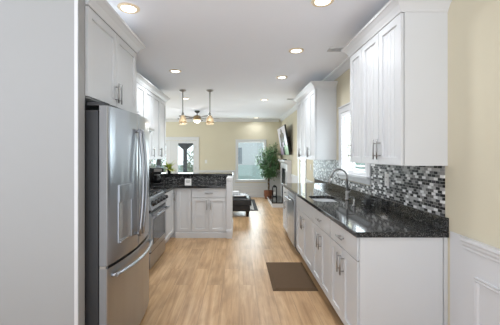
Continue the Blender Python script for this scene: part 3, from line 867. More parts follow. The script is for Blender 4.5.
for gx in (0.03, 0.265, 0.50):
    mb = MB(); g = 0.226
    z = 0.942
    for q in (0.0, g/2, g): mb.tube([(gx + q, 0.06, z), (gx + q, DD - 0.09, z)], 0.006, n=6)
    for q in (0.06, 0.18, 0.30, 0.42, DD - 0.09): mb.tube([(gx, q, z), (gx + g, q, z)], 0.006, n=6)
    for q in (0.0, g):
        for yy in (0.06, DD - 0.09): mb.tube([(gx + q, yy, 0.918), (gx + q, yy, z)], 0.006, n=6)
    mb.build('grate', M_IRON, t)
for bx_, by_ in ((0.15, 0.17), (0.15, 0.43), (0.378, 0.3), (0.61, 0.17), (0.61, 0.43)):
    mb = MB(); mb.lathe([(0.0001, 0.934), (0.035, 0.932), (0.042, 0.924), (0.05, 0.918)], (bx_, by_, 0), n=16); mb.build('burner', M_IRON, t)

# ------------------------------------------------------------------ left base run and peninsula
LX = -1.13
LDp = LX - XL - 0.0005
base_cab((LX, 2.885, 0), RL, 0.733, LDp, 'white base cabinet between the fridge and the range', [(0, 0.366, 1), (0.366, 0.733, -1)])
base_cab((LX, 4.384, 0), RL, 0.76, LDp, 'white base cabinet between the range and the peninsula corner', [(0.005, 0.70, 1)], dr=False, toe=False)
PY = 5.15
pd = 0.58
base_cab((-1.127, PY, 0), 0, 0.297, pd, 'narrow full height door base cabinet at the left end of the peninsula', [(0.04, 0.290, None)], dr=False, toe=False)
t = base_cab((-0.828, PY, 0), 0, 0.606, pd, 'white peninsula base cabinet with one wide drawer over two doors', [(0, 0.303, 1), (0.303, 0.606, -1)], toe=False)
mb = MB(); mb.box((-1.72, PY + 0.03, 0), (-1.13, PY + pd, 0.873)); tag(mb.build('corner_cabinet', M_CAB), 'blind white corner cabinet below the coffee maker', 'cabinet')
# plinth flush with the doors
mb = MB(); mb.prism([(0, 0), (0, 0.098), (-0.008, 0.092), (-0.008, 0)], (-1.115, PY, 0), (-0.222, PY, 0), u=(0, 1, 0))
mb.box((-1.115, PY, 0), (-0.222, PY + 0.065, 0.098))
tag(mb.build('cabinet_plinth', M_TRIM), 'white plinth board along the floor in front of the peninsula', 'plinth')
# end wall of the peninsula with pilaster face
t = empty('peninsula_end_wall', (-0.175, 5.12, 0), 'white panelled end wall closing the right side of the peninsula', 'half wall')
mb = MB(); mb.box((-0.044, 0.0, 0), (0.044, 0.86, 1.045)); mb.build('post', M_TRIM, t)
mb = MB()
prof = [(0.0, 0.99), (0.005, 0.992), (0.008, 1.01), (0.012, 1.045), (0.0, 1.045)]
for (s, a, b) in ((1, None, None),):
    rings = []
    for (x, y), (nx, ny) in ((((-0.044), 0.0), (0, -1)), ((0.044, 0.0), (1, -1)), ((0.044, 0.86), (1, 1)), ((-0.044, 0.86), (0, 1))):
        rings.append([(x + nx*p, y + ny*p, z) for p, z in prof])
    mb.loft(rings)
mb.build('cap_moulding', M_TRIM, t)
mb = MB(); prof = [(0, 0), (0.014, 0), (0.014, 0.12), (0.006, 0.15), (0, 0.155)]; rings = []
for (x, y), (nx, ny) in (((-0.040, 0.0), (0, -1)), ((0.044, 0.0), (1, -1)), ((0.044, 0.86), (1, 1)), ((-0.044, 0.86), (0, 1))):
    rings.append([(x + nx*p, y + ny*p, z) for p, z in prof])
mb.loft(rings); mb.build('base_moulding', M_TRIM, t)
# bar back wall
BY = 5.745
mb = MB(); mb.box((XL + 0.001, BY, 0), (-0.2205, BY + 0.12, 1.045)); tag(mb.build('bar_half_wall', M_TRIM), 'low half wall behind the peninsula carrying the raised bar top', 'half wall')
mb = MB(); mb.box((XL + 0.001, BY - 0.011, 0.9145), (-0.2205, BY - 0.0005, 1.045)); tag(mb.build('tile_backsplash', M_MOS_X), 'dark mosaic tile strip between the peninsula worktop and the raised bar', 'backsplash')
mb = MB(); mb.box((XL + 0.001, BY - 0.045, 1.0455), (-0.125, BY + 0.32, 1.086)); tag(mb.build('bar_top', M_GRAN, bevel=0.004), 'raised black granite bar top behind the peninsula', 'bar top')
# L-shaped left worktop
mb = MB()
L = [(-1.095, 4.384), (-1.095, 5.12), (-0.2205, 5.12), (-0.2205, BY - 0.012), (XL + 0.001, BY - 0.012), (XL + 0.001, 4.384)]
mb.loft([[(x, y, 0.8745) for x, y in L], [(x, y, 0.914) for x, y in L]])
tag(mb.build('countertop', M_GRAN, bevel=0.004), 'L-shaped black granite worktop running from the range around the peninsula', 'countertop')
mb = MB(); mb.box((XL + 0.001, 2.885, 0.8745), (-1.095, 3.618, 0.914)); tag(mb.build('countertop', M_GRAN, bevel=0.004), 'short black granite worktop between fridge and range', 'countertop')
mb = MB(); mb.box((XL + 0.0005, 2.885, 0.9145), (XL + 0.010, BY - 0.013, 1.371)); tag(mb.build('tile_backsplash', M_MOS_Y), 'mosaic tile backsplash on the left wall behind the range', 'backsplash')

# ------------------------------------------------------------------ things on the left worktop
t = empty('coffee_maker', (-1.50, 5.36, 0.9145), 'black drip coffee maker with glass carafe in the worktop corner', 'coffee maker', 0.5)
mb = MB(); mb.box((-0.10, -0.12, 0), (0.10, 0.12, 0.03)); mb.box((-0.10, 0.03, 0.03), (0.10, 0.12, 0.30)); mb.build('housing', M_BLACK, t, bevel=0.01)
mb = MB(); mb.box((-0.10, -0.12, 0.215), (0.10, 0.029, 0.30)); mb.build('brew_head', M_BLACK, t, bevel=0.012)
mb = MB(); mb.box((-0.07, -0.123, 0.235), (0.07, -0.1205, 0.285)); mb.build('control_strip', M_NICKEL, t)
mb = MB(); mb.lathe([(0.0001, 0.031), (0.06, 0.033), (0.072, 0.07), (0.068, 0.13), (0.045, 0.17), (0.048, 0.185), (0.0001, 0.185)], (0, -0.045, 0), n=20); ca = mb.build('carafe', M_BLACKGLASS, t)
mb = MB(); mb.tube([(0.045, -0.06, 0.17), (0.10, -0.09, 0.165), (0.11, -0.095, 0.09), (0.07, -0.07, 0.06)], 0.008, n=8); mb.build('handle', M_BLACK, ca)
mb = MB(); mb.lathe([(0.049, 0.165), (0.052, 0.170), (0.052, 0.182), (0.049, 0.187)], (0, -0.045, 0), n=20); mb.build('rim', M_NICKEL, ca)
# card holder
t = empty('counter_card', (-0.904, 5.215, 0.9145), 'small white folded card standing near the front of the peninsula worktop', 'card')
mb = MB(); mb.loft([[(-0.055, 0.0, 0), (0.055, 0.0, 0), (0.055, 0.003, 0), (-0.055, 0.003, 0)], [(-0.055, 0.022, 0.112), (0.055, 0.022, 0.112), (0.055, 0.026, 0.112), (-0.055, 0.026, 0.112)]])
mb.loft([[(-0.055, 0.050, 0), (0.055, 0.050, 0), (0.055, 0.053, 0), (-0.055, 0.053, 0)], [(-0.055, 0.026, 0.112), (0.055, 0.026, 0.112), (0.055, 0.029, 0.112), (-0.055, 0.029, 0.112)]])
mb.build('card_sheet', M_CARD, t)
mb = MB()
for z, ww in ((0.078, 0.036), (0.060, 0.040), (0.046, 0.030)):
    y = 0.022*z/0.112 - 0.0008
    mb.box((-ww, y, z - 0.004), (ww, y + 0.0012, z + 0.004))
mb.build('printed_lines', M_INK, t)
# canister + small plant on the bar
mb = MB(); mb.lathe([(0.0001, 0), (0.038, 0), (0.046, 0.03), (0.046, 0.13), (0.040, 0.145), (0.036, 0.145), (0.040, 0.12), (0.0001, 0.12)], n=20)
o = mb.build('canister', M_CERAM, loc=(-1.61, 5.86, 1.0865)); tag(o, 'blue-grey ceramic jar on the bar top left of the potted plant', 'jar')
def leaf(mb, base, direction, length, width, droop=0.3, mi=0):
    d = Vector(direction).normalized(); b = Vector(base)
    side = d.cross(Vector((0, 0, 1)))
    side = side.normalized() if side.length > 1e-3 else Vector((1, 0, 0))
    up = side.cross(d).normalized()
    p1 = b + d*length*0.5 + up*width*0.12
    p2 = b + d*length - Vector((0, 0, droop*length*0.4))
    a, c = p1 + side*width/2 - up*width*0.15, p1 - side*width/2 - up*width*0.15
    vb, vm, vt, va, vc = [mb.bm.verts.new(p) for p in (b, p1, p2, a, c)]
    for f in ((vb, va, vm), (vm, va, vt), (vb, vm, vc), (vm, vt, vc)):
        q = mb.bm.faces.new(f); q.material_index = mi; q.smooth = True
def build_leafy(name, mb, m, parent):
    me = bpy.data.meshes.new(name); mb.bm.to_mesh(me); mb.bm.free(); me.materials.append(m)
    o = bpy.data.objects.new(name, me); col.objects.link(o); o.parent = parent; return o
t = empty('potted_plant', (-1.385, 5.86, 1.0865), 'small yellow-green arching plant in a dark pot on the bar top', 'potted plant')
mb = MB(); mb.lathe([(0.0001, 0), (0.030, 0), (0.042, 0.075), (0.045, 0.08), (0.040, 0.08), (0.036, 0.065), (0.0001, 0.065)], n=18); mb.build('pot', M_POT, t)
mb = MB()
for k in range(70):
    a = random.uniform(0, 2*PI); e_ = random.uniform(0.2, 1.3)
    L_ = random.uniform(0.15, 0.24)
    if math.cos(a) < -0.2: e_ = max(e_, 1.0)
    p = Vector((0, 0, 0.07)); d = Vector((math.cos(a)*math.cos(e_), math.sin(a)*math.cos(e_), math.sin(e_)))
    prev = p; n = 5; wd = 0.017
    side = d.cross(Vector((0,0,1))).normalized() * wd
    pv = [mb.bm.verts.new(p + side*0.4), mb.bm.verts.new(p - side*0.4)]
    for s in range(1, n + 1):
        d = (d + Vector((0, 0, -0.22))).normalized(); p = p + d*L_/n; p.z = max(p.z, 0.015)
        w_ = 1.0 if s < 3 else (1 - (s - 2)/(n - 1.5))
        nv = [mb.bm.verts.new(p + side*w_), mb.bm.verts.new(p - side*w_)]
        mb.bm.faces.new((pv[0], pv[1], nv[1], nv[0])); pv = nv
build_leafy('foliage', mb, M_LEAFY, t)

# ------------------------------------------------------------------ pendants and fan
def pendant(x, y, label):
    t = empty('pendant_light', (x, y, HC), label, 'pendant light', group='pendants over the bar')
    mb = MB(); mb.lathe([(0.0001, 0), (0.068, 0), (0.068, -0.014), (0.03, -0.03), (0.0001, -0.032)], n=20); mb.build('canopy', M_NICKEL, t)
    mb = MB(); mb.tube([(0, 0, -0.025), (0, 0, -0.43)], 0.010, n=8); mb.build('rod', M_NICKEL, t)
    mb = MB(); mb.lathe([(0.0001, -0.42), (0.018, -0.425), (0.026, -0.46), (0.024, -0.49), (0.0001, -0.49)], n=16); mb.build('socket', M_NICKEL, t)
    mb = MB(); mb.lathe([(0.028, -0.475), (0.042, -0.49), (0.062, -0.53), (0.072, -0.58), (0.075, -0.645), (0.071, -0.645), (0.068, -0.58), (0.058, -0.533), (0.040, -0.495)], n=24); mb.build('glass_shade', M_SEED, t)
    mb = MB(); mb.lathe([(0.0755, -0.60), (0.0785, -0.602), (0.0785, -0.617), (0.0755, -0.619)], n=24); mb.build('metal_band', M_BRASS, t)
    mb = MB(); mb.lathe([(0.0001, -0.49), (0.014, -0.49), (0.016, -0.51), (0.030, -0.545), (0.030, -0.57), (0.018, -0.592), (0.0001, -0.598)], n=16); mb.build('bulb', M_BULB, t)
    pl = bpy.data.lights.new('bulb_light', 'POINT'); pl.energy = 1.8; pl.shadow_soft_size = 0.05; pl.color = (1.0, 0.93, 0.86)
    po = bpy.data.objects.new('bulb_light', pl); po.location = (0, 0, -0.62); po.parent = t; col.objects.link(po)
    return t
p0 = pendant(-1.07, 5.62, 'nickel rod pendant with bell glass shade over the bar, the left one')
p1 = copy_tree(p0); p1.location = (-0.554, 5.62, HC); p1['label'] = 'nickel rod pendant with bell glass shade over the bar, the right one'
t = empty('ceiling_fan', (-1.17, 8.25, HC), 'bronze ceiling fan with dark blades and lit glass bowl beyond the pendants', 'ceiling fan')
mb = MB(); mb.lathe([(0.0001, 0), (0.075, 0), (0.07, -0.03), (0.03, -0.06), (0.0001, -0.06)], n=20); mb.build('canopy', M_DARKSTEEL, t)
mb = MB(); mb.tube([(0, 0, -0.05), (0, 0, -0.13)], 0.012); mb.build('downrod', M_DARKSTEEL, t)
mb = MB(); mb.lathe([(0.0001, -0.12), (0.05, -0.125), (0.10, -0.15), (0.115, -0.19), (0.11, -0.235), (0.07, -0.255), (0.0001, -0.255)], n=24); mb.build('motor', M_BRASS, t)
for k in range(5):
    a = 2*PI*k/5 + 0.25
    mb = MB(); pr = [(0.16, 0.045), (0.5, 0.062), (0.60, 0.055), (0.63, 0.02), (0.63, -0.02), (0.60, -0.055), (0.5, -0.062), (0.16, -0.045)]
    mb.loft([[(x, y, -0.204 + 0.15*y) for x, y in pr], [(x, y, -0.196 + 0.15*y) for x, y in pr]])
    mb.box((0.09, -0.018, -0.21), (0.18, 0.018, -0.2045))
    b = mb.build('blade', M_BLADE, t); b.rotation_euler = (0, 0, a)
mb = MB(); mb.lathe([(0.0001, -0.335), (0.05, -0.328), (0.085, -0.305), (0.105, -0.262), (0.098, -0.256), (0.0001, -0.256)], n=24); mb.build('light_bowl', M_FANBOWL, t)
pl = bpy.data.lights.new('fan_light', 'POINT'); pl.energy = 12; pl.shadow_soft_size = 0.1; pl.color = (0.98, 0.96, 0.96)
po = bpy.data.objects.new('fan_light', pl); po.location = (0, 0, -0.44); po.parent = t; col.objects.link(po)

# ------------------------------------------------------------------ anti-fatigue mat
mb = MB(); x0, x1, y0, y1 = 0.362, 0.845, 3.135, 3.965
e1, e2 = 0.0, 0.04
mb.loft([[(x0, y0, 0.001), (x1, y0, 0.001), (x1, y1, 0.001), (x0, y1, 0.001)], [(x0 + 0.004, y0 + 0.004, 0.005), (x1 - 0.004, y0 + 0.004, 0.005), (x1 - 0.004, y1 - 0.004, 0.005), (x0 + 0.004, y1 - 0.004, 0.005)],
         [(x0 + e2, y0 + e2, 0.019), (x1 - e2, y0 + e2, 0.019), (x1 - e2, y1 - e2, 0.019), (x0 + e2, y1 - e2, 0.019)]])
tag(mb.build('kitchen_mat', M_MAT), 'brown rubber mat with sloping edges lying on the oak floor in the aisle', 'mat')

# ------------------------------------------------------------------ ottoman, rug, things on it
t = empty('ottoman', (-0.35, 7.22, 0), 'black leather tufted ottoman on short legs behind the peninsula', 'ottoman')
hx, hy = 0.64, 0.38
mb = MB(); mb.box((-hx + 0.03, -hy + 0.03, 0.13), (hx - 0.03, hy - 0.03, 0.27)); mb.build('frame', M_LEATHER, t, bevel=0.015)
mb = MB(); n1, n2 = 24, 14
def cush(u, v):
    x, y = -hx + 2*hx*u, -hy + 2*hy*v
    e = min(1, 6*min(u, 1-u)) * min(1, 5*min(v, 1-v))
    bump = 0.022*abs(math.sin(u*PI*4))**0.5 * abs(math.sin(v*PI*2))**0.5
    return (x, y, 0.40 + 0.05*e**0.5 + bump*e)
g = [[mb.bm.verts.new(cush(i/n1, j/n2)) for j in range(n2+1)] for i in range(n1+1)]
for i in range(n1):
    for j in range(n2):
        f = mb.bm.faces.new((g[i][j], g[i+1][j], g[i+1][j+1], g[i][j+1])); f.smooth = True
edge = [g[i][0] for i in range(n1+1)] + [g[n1][j] for j in range(1, n2+1)] + [g[i][n2] for i in range(n1-1, -1, -1)] + [g[0][j] for j in range(n2-1, 0, -1)]
low = [mb.bm.verts.new((v.co.x*1.0, v.co.y*1.0, 0.275)) for v in edge]
for k in range(len(edge)):
    f = mb.bm.faces.new((edge[k], low[k], low[(k+1) % len(edge)], edge[(k+1) % len(edge)])); f.smooth = False
mb.bm.faces.new(low)
mb.build('cushion', M_LEATHER, t)
for sx in (-1, 1):
    for sy in (-1, 1):
        mb = MB(); cx, cy = sx*(hx - 0.09), sy*(hy - 0.08)
        mb.loft([[(cx - 0.028, cy - 0.028, 0.006), (cx + 0.028, cy - 0.028, 0.006), (cx + 0.028, cy + 0.028, 0.006), (cx - 0.028, cy + 0.028, 0.006)],
                 [(cx - 0.042, cy - 0.042, 0.13), (cx + 0.042, cy - 0.042, 0.13), (cx + 0.042, cy + 0.042, 0.13), (cx - 0.042, cy + 0.042, 0.13)]])
        mb.build('leg', M_WOODLEG, t)
def slab_cloth(name, x0, x1, y0, y1, z, th, m, label, cat, wav=0.004):
    mb = MB(); n = 12; top = []; bot = []
    def h(i, j): return wav*math.sin(i*1.9 + j*0.7) + wav*math.cos(j*1.7)
    T_ = [[mb.bm.verts.new((x0 + (x1-x0)*i/n, y0 + (y1-y0)*j/n, z + th + h(i, j))) for j in range(n+1)] for i in range(n+1)]
    B_ = [[mb.bm.verts.new((x0 + (x1-x0)*i/n, y0 + (y1-y0)*j/n, z)) for j in range(n+1)] for i in range(n+1)]
    for i in range(n):
        for j in range(n):
            mb.bm.faces.new((T_[i][j], T_[i+1][j], T_[i+1][j+1], T_[i][j+1])).smooth = True
            mb.bm.faces.new((B_[i][j], B_[i][j+1], B_[i+1][j+1], B_[i+1][j]))
    for k in range(n):
        for r in ((T_[k][0], T_[k+1][0], B_[k+1][0], B_[k][0]), (T_[k][n], B_[k][n], B_[k+1][n], T_[k+1][n]), (T_[0][k], B_[0][k], B_[0][k+1], T_[0][k+1]), (T_[n][k], T_[n][k+1], B_[n][k+1], B_[n][k])):
            mb.bm.faces.new(r)
    return tag(mb.build(name, m), label, cat)
def throw_mat():
    m = mat('grey_white_weave', rgb(190, 190, 192), 0.9); N, L_, b = nodes(m)
    tc = N.new('ShaderNodeTexCoord'); v = N.new('ShaderNodeTexNoise'); v.inputs['Scale'].default_value = 7
    r = N.new('ShaderNodeValToRGB'); r.color_ramp.interpolation = 'CONSTANT'; r.color_ramp.elements[0].color = rgb(110, 112, 116); r.color_ramp.elements[1].position = 0.5; r.color_ramp.elements[1].color = rgb(205, 206, 208)
    L_.new(tc.outputs['Object'], v.inputs['Vector']); L_.new(v.outputs['Fac'], r.inputs[0]); L_.new(r.outputs[0], b.inputs['Base Color']); return m
slab_cloth('throw_blanket', -0.85, 0.20, 6.95, 7.45, 0.474, 0.012, throw_mat(), 'grey and white patterned throw spread over the black ottoman', 'blanket', 0.003)
t = empty('tray', (-0.10, 7.20, 0.4895), 'small white box with lid resting on the patterned throw of the ottoman', 'box')
mb = MB(); mb.box((-0.095, -0.07, 0), (0.095, 0.07, 0.055)); mb.build('box_body', M_TOWEL, t, bevel=0.004)
mb = MB(); mb.box((-0.10, -0.075, 0.0555), (0.10, 0.075, 0.075)); mb.build('lid', M_TOWEL, t, bevel=0.004)
t.name = 'lidded_box'
t = empty('area_rug', (-0.55, 8.62, 0), 'dark patterned area rug with a striped border behind the ottoman', 'rug')
rx, ry = 1.05, 0.97
mb = MB(); mb.box((-rx + 0.14, -ry + 0.14, 0.001), (rx - 0.14, ry - 0.14, 0.007)); mb.build('field', M_RUG, t)
def frame4(mb, a, b, w, z0, z1):
    mb.box((-a, -b, z0), (a, -b + w, z1)); mb.box((-a, b - w, z0), (a, b, z1)); mb.box((-a, -b + w, z0), (-a + w, b - w, z1)); mb.box((a - w, -b + w, z0), (a, b - w, z1))
mb = MB(); frame4(mb, rx, ry, 0.10, 0.001, 0.007); mb.build('border', M_RUGB, t)
mb = MB(); frame4(mb, rx - 0.10, ry - 0.10, 0.04, 0.001, 0.007); mb.build('light_band', M_RUGL, t)

# ------------------------------------------------------------------ fireplace + hearth + TV
t = empty('fireplace', (XR - 0.001, 8.79, 0), 'white fireplace surround with mantel shelf on the right wall', 'fireplace', RR)
# local x: + toward -Y ; front -y toward aisle
dF = 0.12; hw = 0.66
mb = MB()
for a, b in ((-hw, -0.36), (0.36, hw)): mb.box((a, -dF, 0.142), (b, 0, 1.23))
mb.box((-0.36, -dF, 1.05), (0.36, 0, 1.23)); mb.build('surround', M_TRIM, t, bevel=0.003)
mb = MB()
for a, b in ((-hw + 0.03, -0.39), (0.39, hw - 0.03)):
    shaker(mb, a, b, 0.30, 1.0, t=0.012, y=-dF - 0.0125, st=0.045)
mb.build('pilaster_panel', M_TRIM, t)
mb = MB(); mb.prism([(0, 1.2), (0.13, 1.2), (0.15, 1.235), (0.18, 1.25), (0.20, 1.262), (0.20, 1.298), (0, 1.298)], (-hw - 0.05, 0, 0), (hw + 0.02, 0, 0), u=(0, -1, 0)); mb.build('mantel_shelf', M_TRIM, t)
mb = MB(); mb.box((-0.359, -dF + 0.02, 0.142), (0.359, -0.005, 1.049)); mb.build('firebox', M_BLACK, t)
mb = MB(); frame_z = ((-0.355, -0.31), (0.31, 0.355))
for a, b in frame_z: mb.box((a, -dF + 0.002, 0.145), (b, -dF + 0.0195, 1.045))
mb.box((-0.31, -dF + 0.002, 0.985), (0.31, -dF + 0.0195, 1.045)); mb.build('firebox_frame', M_IRON, t)
t = empty('hearth', (XR - 0.001, 8.79, 0), 'raised white hearth with black granite top below the fireplace', 'hearth', RR)
mb = MB(); mb.box((-0.665, -0.53, 0), (0.66, 0, 0.110)); mb.build('hearth_base', M_TRIM, t)
mb = MB(); mb.box((-0.675, -0.545, 0.1105), (0.67, 0, 0.1405)); mb.build('hearth_slab', M_GRAN, t, bevel=0.003)
mb = MB(); mb.box((-0.68, -0.552, 0.085), (0.675, -0.5305, 0.1100)); mb.build('hearth_trim', M_TRIM, t)
# black box on hearth
t = empty('lantern', (1.12, 9.30, 0.1410), 'black candle lantern on the hearth next to the ficus basket', 'lantern')
mb = MB(); mb.box((-0.07, -0.07, 0), (0.07, 0.07, 0.02)); mb.box((-0.07, -0.07, 0.29), (0.07, 0.07, 0.31))
for sx in (-1, 1):
    for sy in (-1, 1): mb.box((sx*0.07, sy*0.07, 0.02), (sx*0.055, sy*0.055, 0.29))
mb.loft([[(-0.07, -0.07, 0.31), (0.07, -0.07, 0.31), (0.07, 0.07, 0.31), (-0.07, 0.07, 0.31)], [(-0.02, -0.02, 0.36), (0.02, -0.02, 0.36), (0.02, 0.02, 0.36), (-0.02, 0.02, 0.36)]])
mb.build('lantern_frame', M_BLACK, t)
mb = MB(); mb.lathe([(0.0001, 0.021), (0.03, 0.021), (0.03, 0.13), (0.0001, 0.13)], n=14); mb.build('candle', M_CARD, t)
# small dark frame + vase on mantel (under TV)
mb = MB(); mb.box((-0.03, -0.16, 0), (0.03, 0.16, 0.028)); o = mb.build('media_box', M_BLACK, loc=(1.33, 8.55, 1.2985), bevel=0.004); tag(o, 'flat black media box on the mantel below the television', 'media box')
t = empty('mantel_vase', (1.31, 9.452, 1.2985), 'cream pillar vase with green sprigs at the far end of the mantel', 'vase')
mb = MB(); mb.lathe([(0.0001, 0), (0.035, 0), (0.038, 0.06), (0.035, 0.13), (0.028, 0.13), (0.028, 0.11), (0.0001, 0.11)], n=18); mb.build('vase_body', mat('cream_ceramic', rgb(206, 196, 172), 0.5, noise=0.1), t)
mb = MB()
for k in range(14):
    a = random.uniform(0, 2*PI); d = Vector((math.cos(a)*0.7, math.sin(a)*0.7, 1)).normalized(); b0 = Vector((0, 0, 0.10)); q = b0 + d*random.uniform(0.06, 0.12)
    mb.tube([b0, q], 0.002, n=5)
    for s in range(3): leaf(mb, b0 + (q - b0)*(0.6 + 0.2*s), (math.cos(a + s*2), math.sin(a + s*2), 0.4), 0.06, 0.03)
build_leafy('sprigs', mb, M_LEAF, t)

# TV: tilted, lower edge at x~1.375, top at 1.235
t = empty('television', (XR - 0.001, 8.66, 1.86), 'flat screen television tilted on the right wall above the mantel', 'television', RR)
tilt = 0.165
piv = bpy.data.objects.new
hwT, hh_ = 0.73, 0.415
mb = MB()
R = Matrix.Rotation(tilt, 4, 'X')
def tp(x, y, z): return tuple(Vector((0, -0.145, 0)) + (R @ Vector((x, y, z))))
def tbox(mb, a, b, mi=0):
    vs = mb.box(a, b, mi)
    for v in vs: v.co = Vector(tp(*v.co))
tbox(mb, (-hwT, -0.022, -hh_), (hwT, 0.022, hh_)); tbox(mb, (-0.4, 0.022, -0.2), (0.4, 0.042, 0.2)); mb.build('housing', M_BLACK, t)
mb = MB(); nx, nz = 30, 18
for i in range(nx):
    for j in range(nz):
        u, v = (i + 0.5)/nx, (j + 0.5)/nz      # u 0 = far (+Y) end, v 0 = bottom
        m_ = 0
        body = abs(u - 0.50) < 0.22 + 0.10*(1 - v) and v < 0.78
        head = (u - 0.50)**2*2.0 + (v - 0.82)**2 < 0.018
        if body or head: m_ = 1
        if abs(u - 0.50) < 0.10 and 0.30 < v < 0.44: m_ = 3
        if v < 0.34 and u > 0.60: m_ = 2
        if v < 0.30 and u < 0.38: m_ = 3
        x0, x1 = -hwT + 0.012 + (2*hwT - 0.024)*i/nx, -hwT + 0.012 + (2*hwT - 0.024)*(i+1)/nx
        z0, z1 = -hh_ + 0.012 + (2*hh_ - 0.024)*j/nz, -hh_ + 0.012 + (2*hh_ - 0.024)*(j+1)/nz
        mb.quad([tp(x0, -0.0235, z0), tp(x1, -0.0235, z0), tp(x1, -0.0235, z1), tp(x0, -0.0235, z1)], m_)
bmesh.ops.remove_doubles(mb.bm, verts=mb.bm.verts, dist=1e-6)
mb.build('screen', [M_SCW, M_SCD, M_SCG, M_SCP], t)
mb = MB(); mb.box((-0.2, -0.012, -0.12), (0.2, 0, 0.12)); mb.box((-0.12, -0.13, -0.03), (-0.08, -0.012, 0.03)); mb.box((0.08, -0.13, -0.03), (0.12, -0.012, 0.03)); mb.build('wall_bracket', M_DARKSTEEL, t)

# ------------------------------------------------------------------ ficus
t = empty('ficus_tree', (0.985, 9.78, 0), 'tall indoor ficus tree in a brown wicker basket beside the far window', 'ficus')
mb = MB(); mb.lathe([(0.0001, 0.0), (0.115, 0.0), (0.15, 0.10), (0.155, 0.22), (0.165, 0.255), (0.160, 0.27), (0.145, 0.26), (0.14, 0.20), (0.0001, 0.20)], n=28)
bk = mb.build('basket', M_WICKER, t)
mb = MB()
for z in (0.04, 0.08, 0.12, 0.16, 0.20, 0.24):
    r = 0.118 + (0.155 - 0.118)*min(1, z/0.12) + 0.003
    mb.lathe([(r, z - 0.009), (r + 0.006, z), (r, z + 0.009)], n=28)
mb.build('weave_bands', M_WICKER, bk)
mb = MB(); mb.lathe([(0.0001, 0.215), (0.1375, 0.21), (0.1375, 0.202), (0.0001, 0.202)], n=20); mb.build('soil', M_SOIL, t)
rt = random.Random(11)
mb = MB(); tips = []
for k in range(3):
    a = 2*PI*k/3; pts = []
    for s in range(9):
        z = 0.2 + 0.55*s/8; aa = a + s*0.6; pts.append((0.022*math.cos(aa), 0.022*math.sin(aa), z))
    mb.tube(pts, 0.013, n=7)
base = Vector((0, 0, 0.74))
for k in range(46):
    a = rt.uniform(0, 2*PI); z = rt.uniform(0.75, 1.80)
    r = (0.42 if z < 1.5 else 0.42 - 0.6*(z - 1.5)) * rt.uniform(0.6, 1.0)
    tip = Vector((r*math.cos(a), min(r*math.sin(a), 0.2), z))
    midp = Vector((tip.x*0.35, tip.y*0.35, 0.55*base.z + 0.45*z)); midp.z = max(midp.z, 0.74)
    mb.tube([base, midp, tip], [0.008, 0.005, 0.002], n=5); tips.append((midp, tip))
mb.build('trunk', M_TRUNK, t)
mb = MB()
for k in range(3000):
    m0, tp_ = rt.choice(tips); u = rt.uniform(0.15, 1.05)
    b = m0 + (tp_ - m0)*u + Vector((rt.gauss(0, 0.045), rt.gauss(0, 0.04), rt.gauss(0, 0.05)))
    b.y = min(b.y, 0.21); b.x = min(b.x, 0.36)
    a = rt.uniform(0, 2*PI)
    leaf(mb, b, (math.cos(a), math.sin(a)*0.6 - 0.15, rt.uniform(-0.9, 0.3)), rt.uniform(0.07, 0.11), rt.uniform(0.03, 0.045), 0.4)
build_leafy('foliage', mb, M_LEAF, t)

# ------------------------------------------------------------------ outside
sbox('ground_outside', (-9, YF + T + 0.01, -0.30), (9, 26, -0.15), M_GROUND).__setitem__('kind', 'structure')
sbox('ground_side', (XR + T + 0.01, -3, -0.30), (8, YF + T, -0.15), M_GROUND)
# privacy fence beyond the far window
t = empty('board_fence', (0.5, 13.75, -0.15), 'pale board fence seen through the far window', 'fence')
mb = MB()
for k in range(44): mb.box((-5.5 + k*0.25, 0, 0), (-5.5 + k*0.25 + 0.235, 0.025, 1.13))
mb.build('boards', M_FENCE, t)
mb = MB(); mb.box((-5.5, 0.026, 0.3), (5.5, 0.07, 0.39)); mb.box((-5.5, 0.026, 0.9), (5.5, 0.07, 0.99)); mb.build('rails', M_FENCE, t)
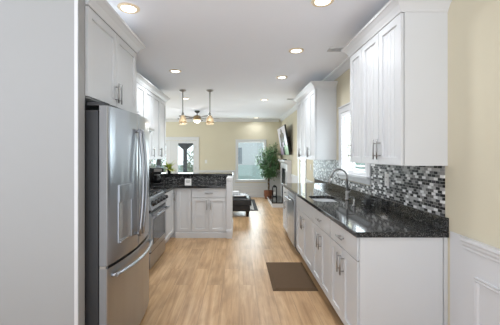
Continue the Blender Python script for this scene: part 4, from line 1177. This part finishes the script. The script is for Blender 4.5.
# porch post with flared bracket (two)
def post(x, y, label):
    t = empty('porch_post', (x, y, -0.15), label, 'porch post', group='slate porch posts')
    mb = MB(); mb.box((-0.065, -0.065, 0.0), (0.065, 0.065, 2.35)); mb.build('shaft', M_POST, t)
    mb = MB(); mb.prism([(-0.065, 1.80), (0.065, 1.80), (0.26, 1.96), (0.36, 2.03), (0.36, 2.10), (-0.36, 2.10), (-0.36, 2.03), (-0.26, 1.96)], (0, -0.05, 0), (0, 0.05, 0)); mb.build('bracket', M_POST, t)
    return t
post(-2.08, 11.4, 'slate grey porch post with flared bracket behind the right french door')
post(-3.10, 11.4, 'slate grey porch post with flared bracket behind the left french door')
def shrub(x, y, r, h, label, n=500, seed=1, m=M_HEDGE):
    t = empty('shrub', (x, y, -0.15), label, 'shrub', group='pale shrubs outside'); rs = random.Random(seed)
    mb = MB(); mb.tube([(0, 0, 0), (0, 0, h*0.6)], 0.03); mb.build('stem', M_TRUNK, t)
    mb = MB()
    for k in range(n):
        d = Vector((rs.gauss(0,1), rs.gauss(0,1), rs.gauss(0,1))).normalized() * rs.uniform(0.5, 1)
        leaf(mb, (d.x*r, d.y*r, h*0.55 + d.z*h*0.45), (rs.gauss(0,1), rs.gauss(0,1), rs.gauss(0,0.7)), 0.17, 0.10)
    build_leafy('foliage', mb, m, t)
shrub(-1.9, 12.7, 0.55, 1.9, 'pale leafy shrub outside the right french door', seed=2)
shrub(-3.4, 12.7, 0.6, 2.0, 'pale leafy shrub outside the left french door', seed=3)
# neighbour's house
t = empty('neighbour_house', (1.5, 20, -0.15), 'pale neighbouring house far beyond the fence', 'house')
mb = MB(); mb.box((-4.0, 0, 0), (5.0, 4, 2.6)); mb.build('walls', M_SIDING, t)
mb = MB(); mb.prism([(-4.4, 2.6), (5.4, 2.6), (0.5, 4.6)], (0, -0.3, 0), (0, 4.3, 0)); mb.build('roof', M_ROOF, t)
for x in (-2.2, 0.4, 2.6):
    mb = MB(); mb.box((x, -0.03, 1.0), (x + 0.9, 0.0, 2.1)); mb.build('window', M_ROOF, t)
# side fence outside the kitchen windows
t = empty('board_fence', (3.4, 4.5, -0.15), 'pale board fence outside the sink window', 'fence')
mb = MB()
for k in range(36): mb.box((0, -4.5 + k*0.25, 0), (0.025, -4.5 + k*0.25 + 0.235, 1.8))
mb.build('boards', M_FENCE, t)
mb = MB(); mb.box((0.026, -4.5, 0.3), (0.07, 4.5, 0.39)); mb.box((0.026, -4.5, 1.4), (0.07, 4.5, 1.49)); mb.build('rails', M_FENCE, t)
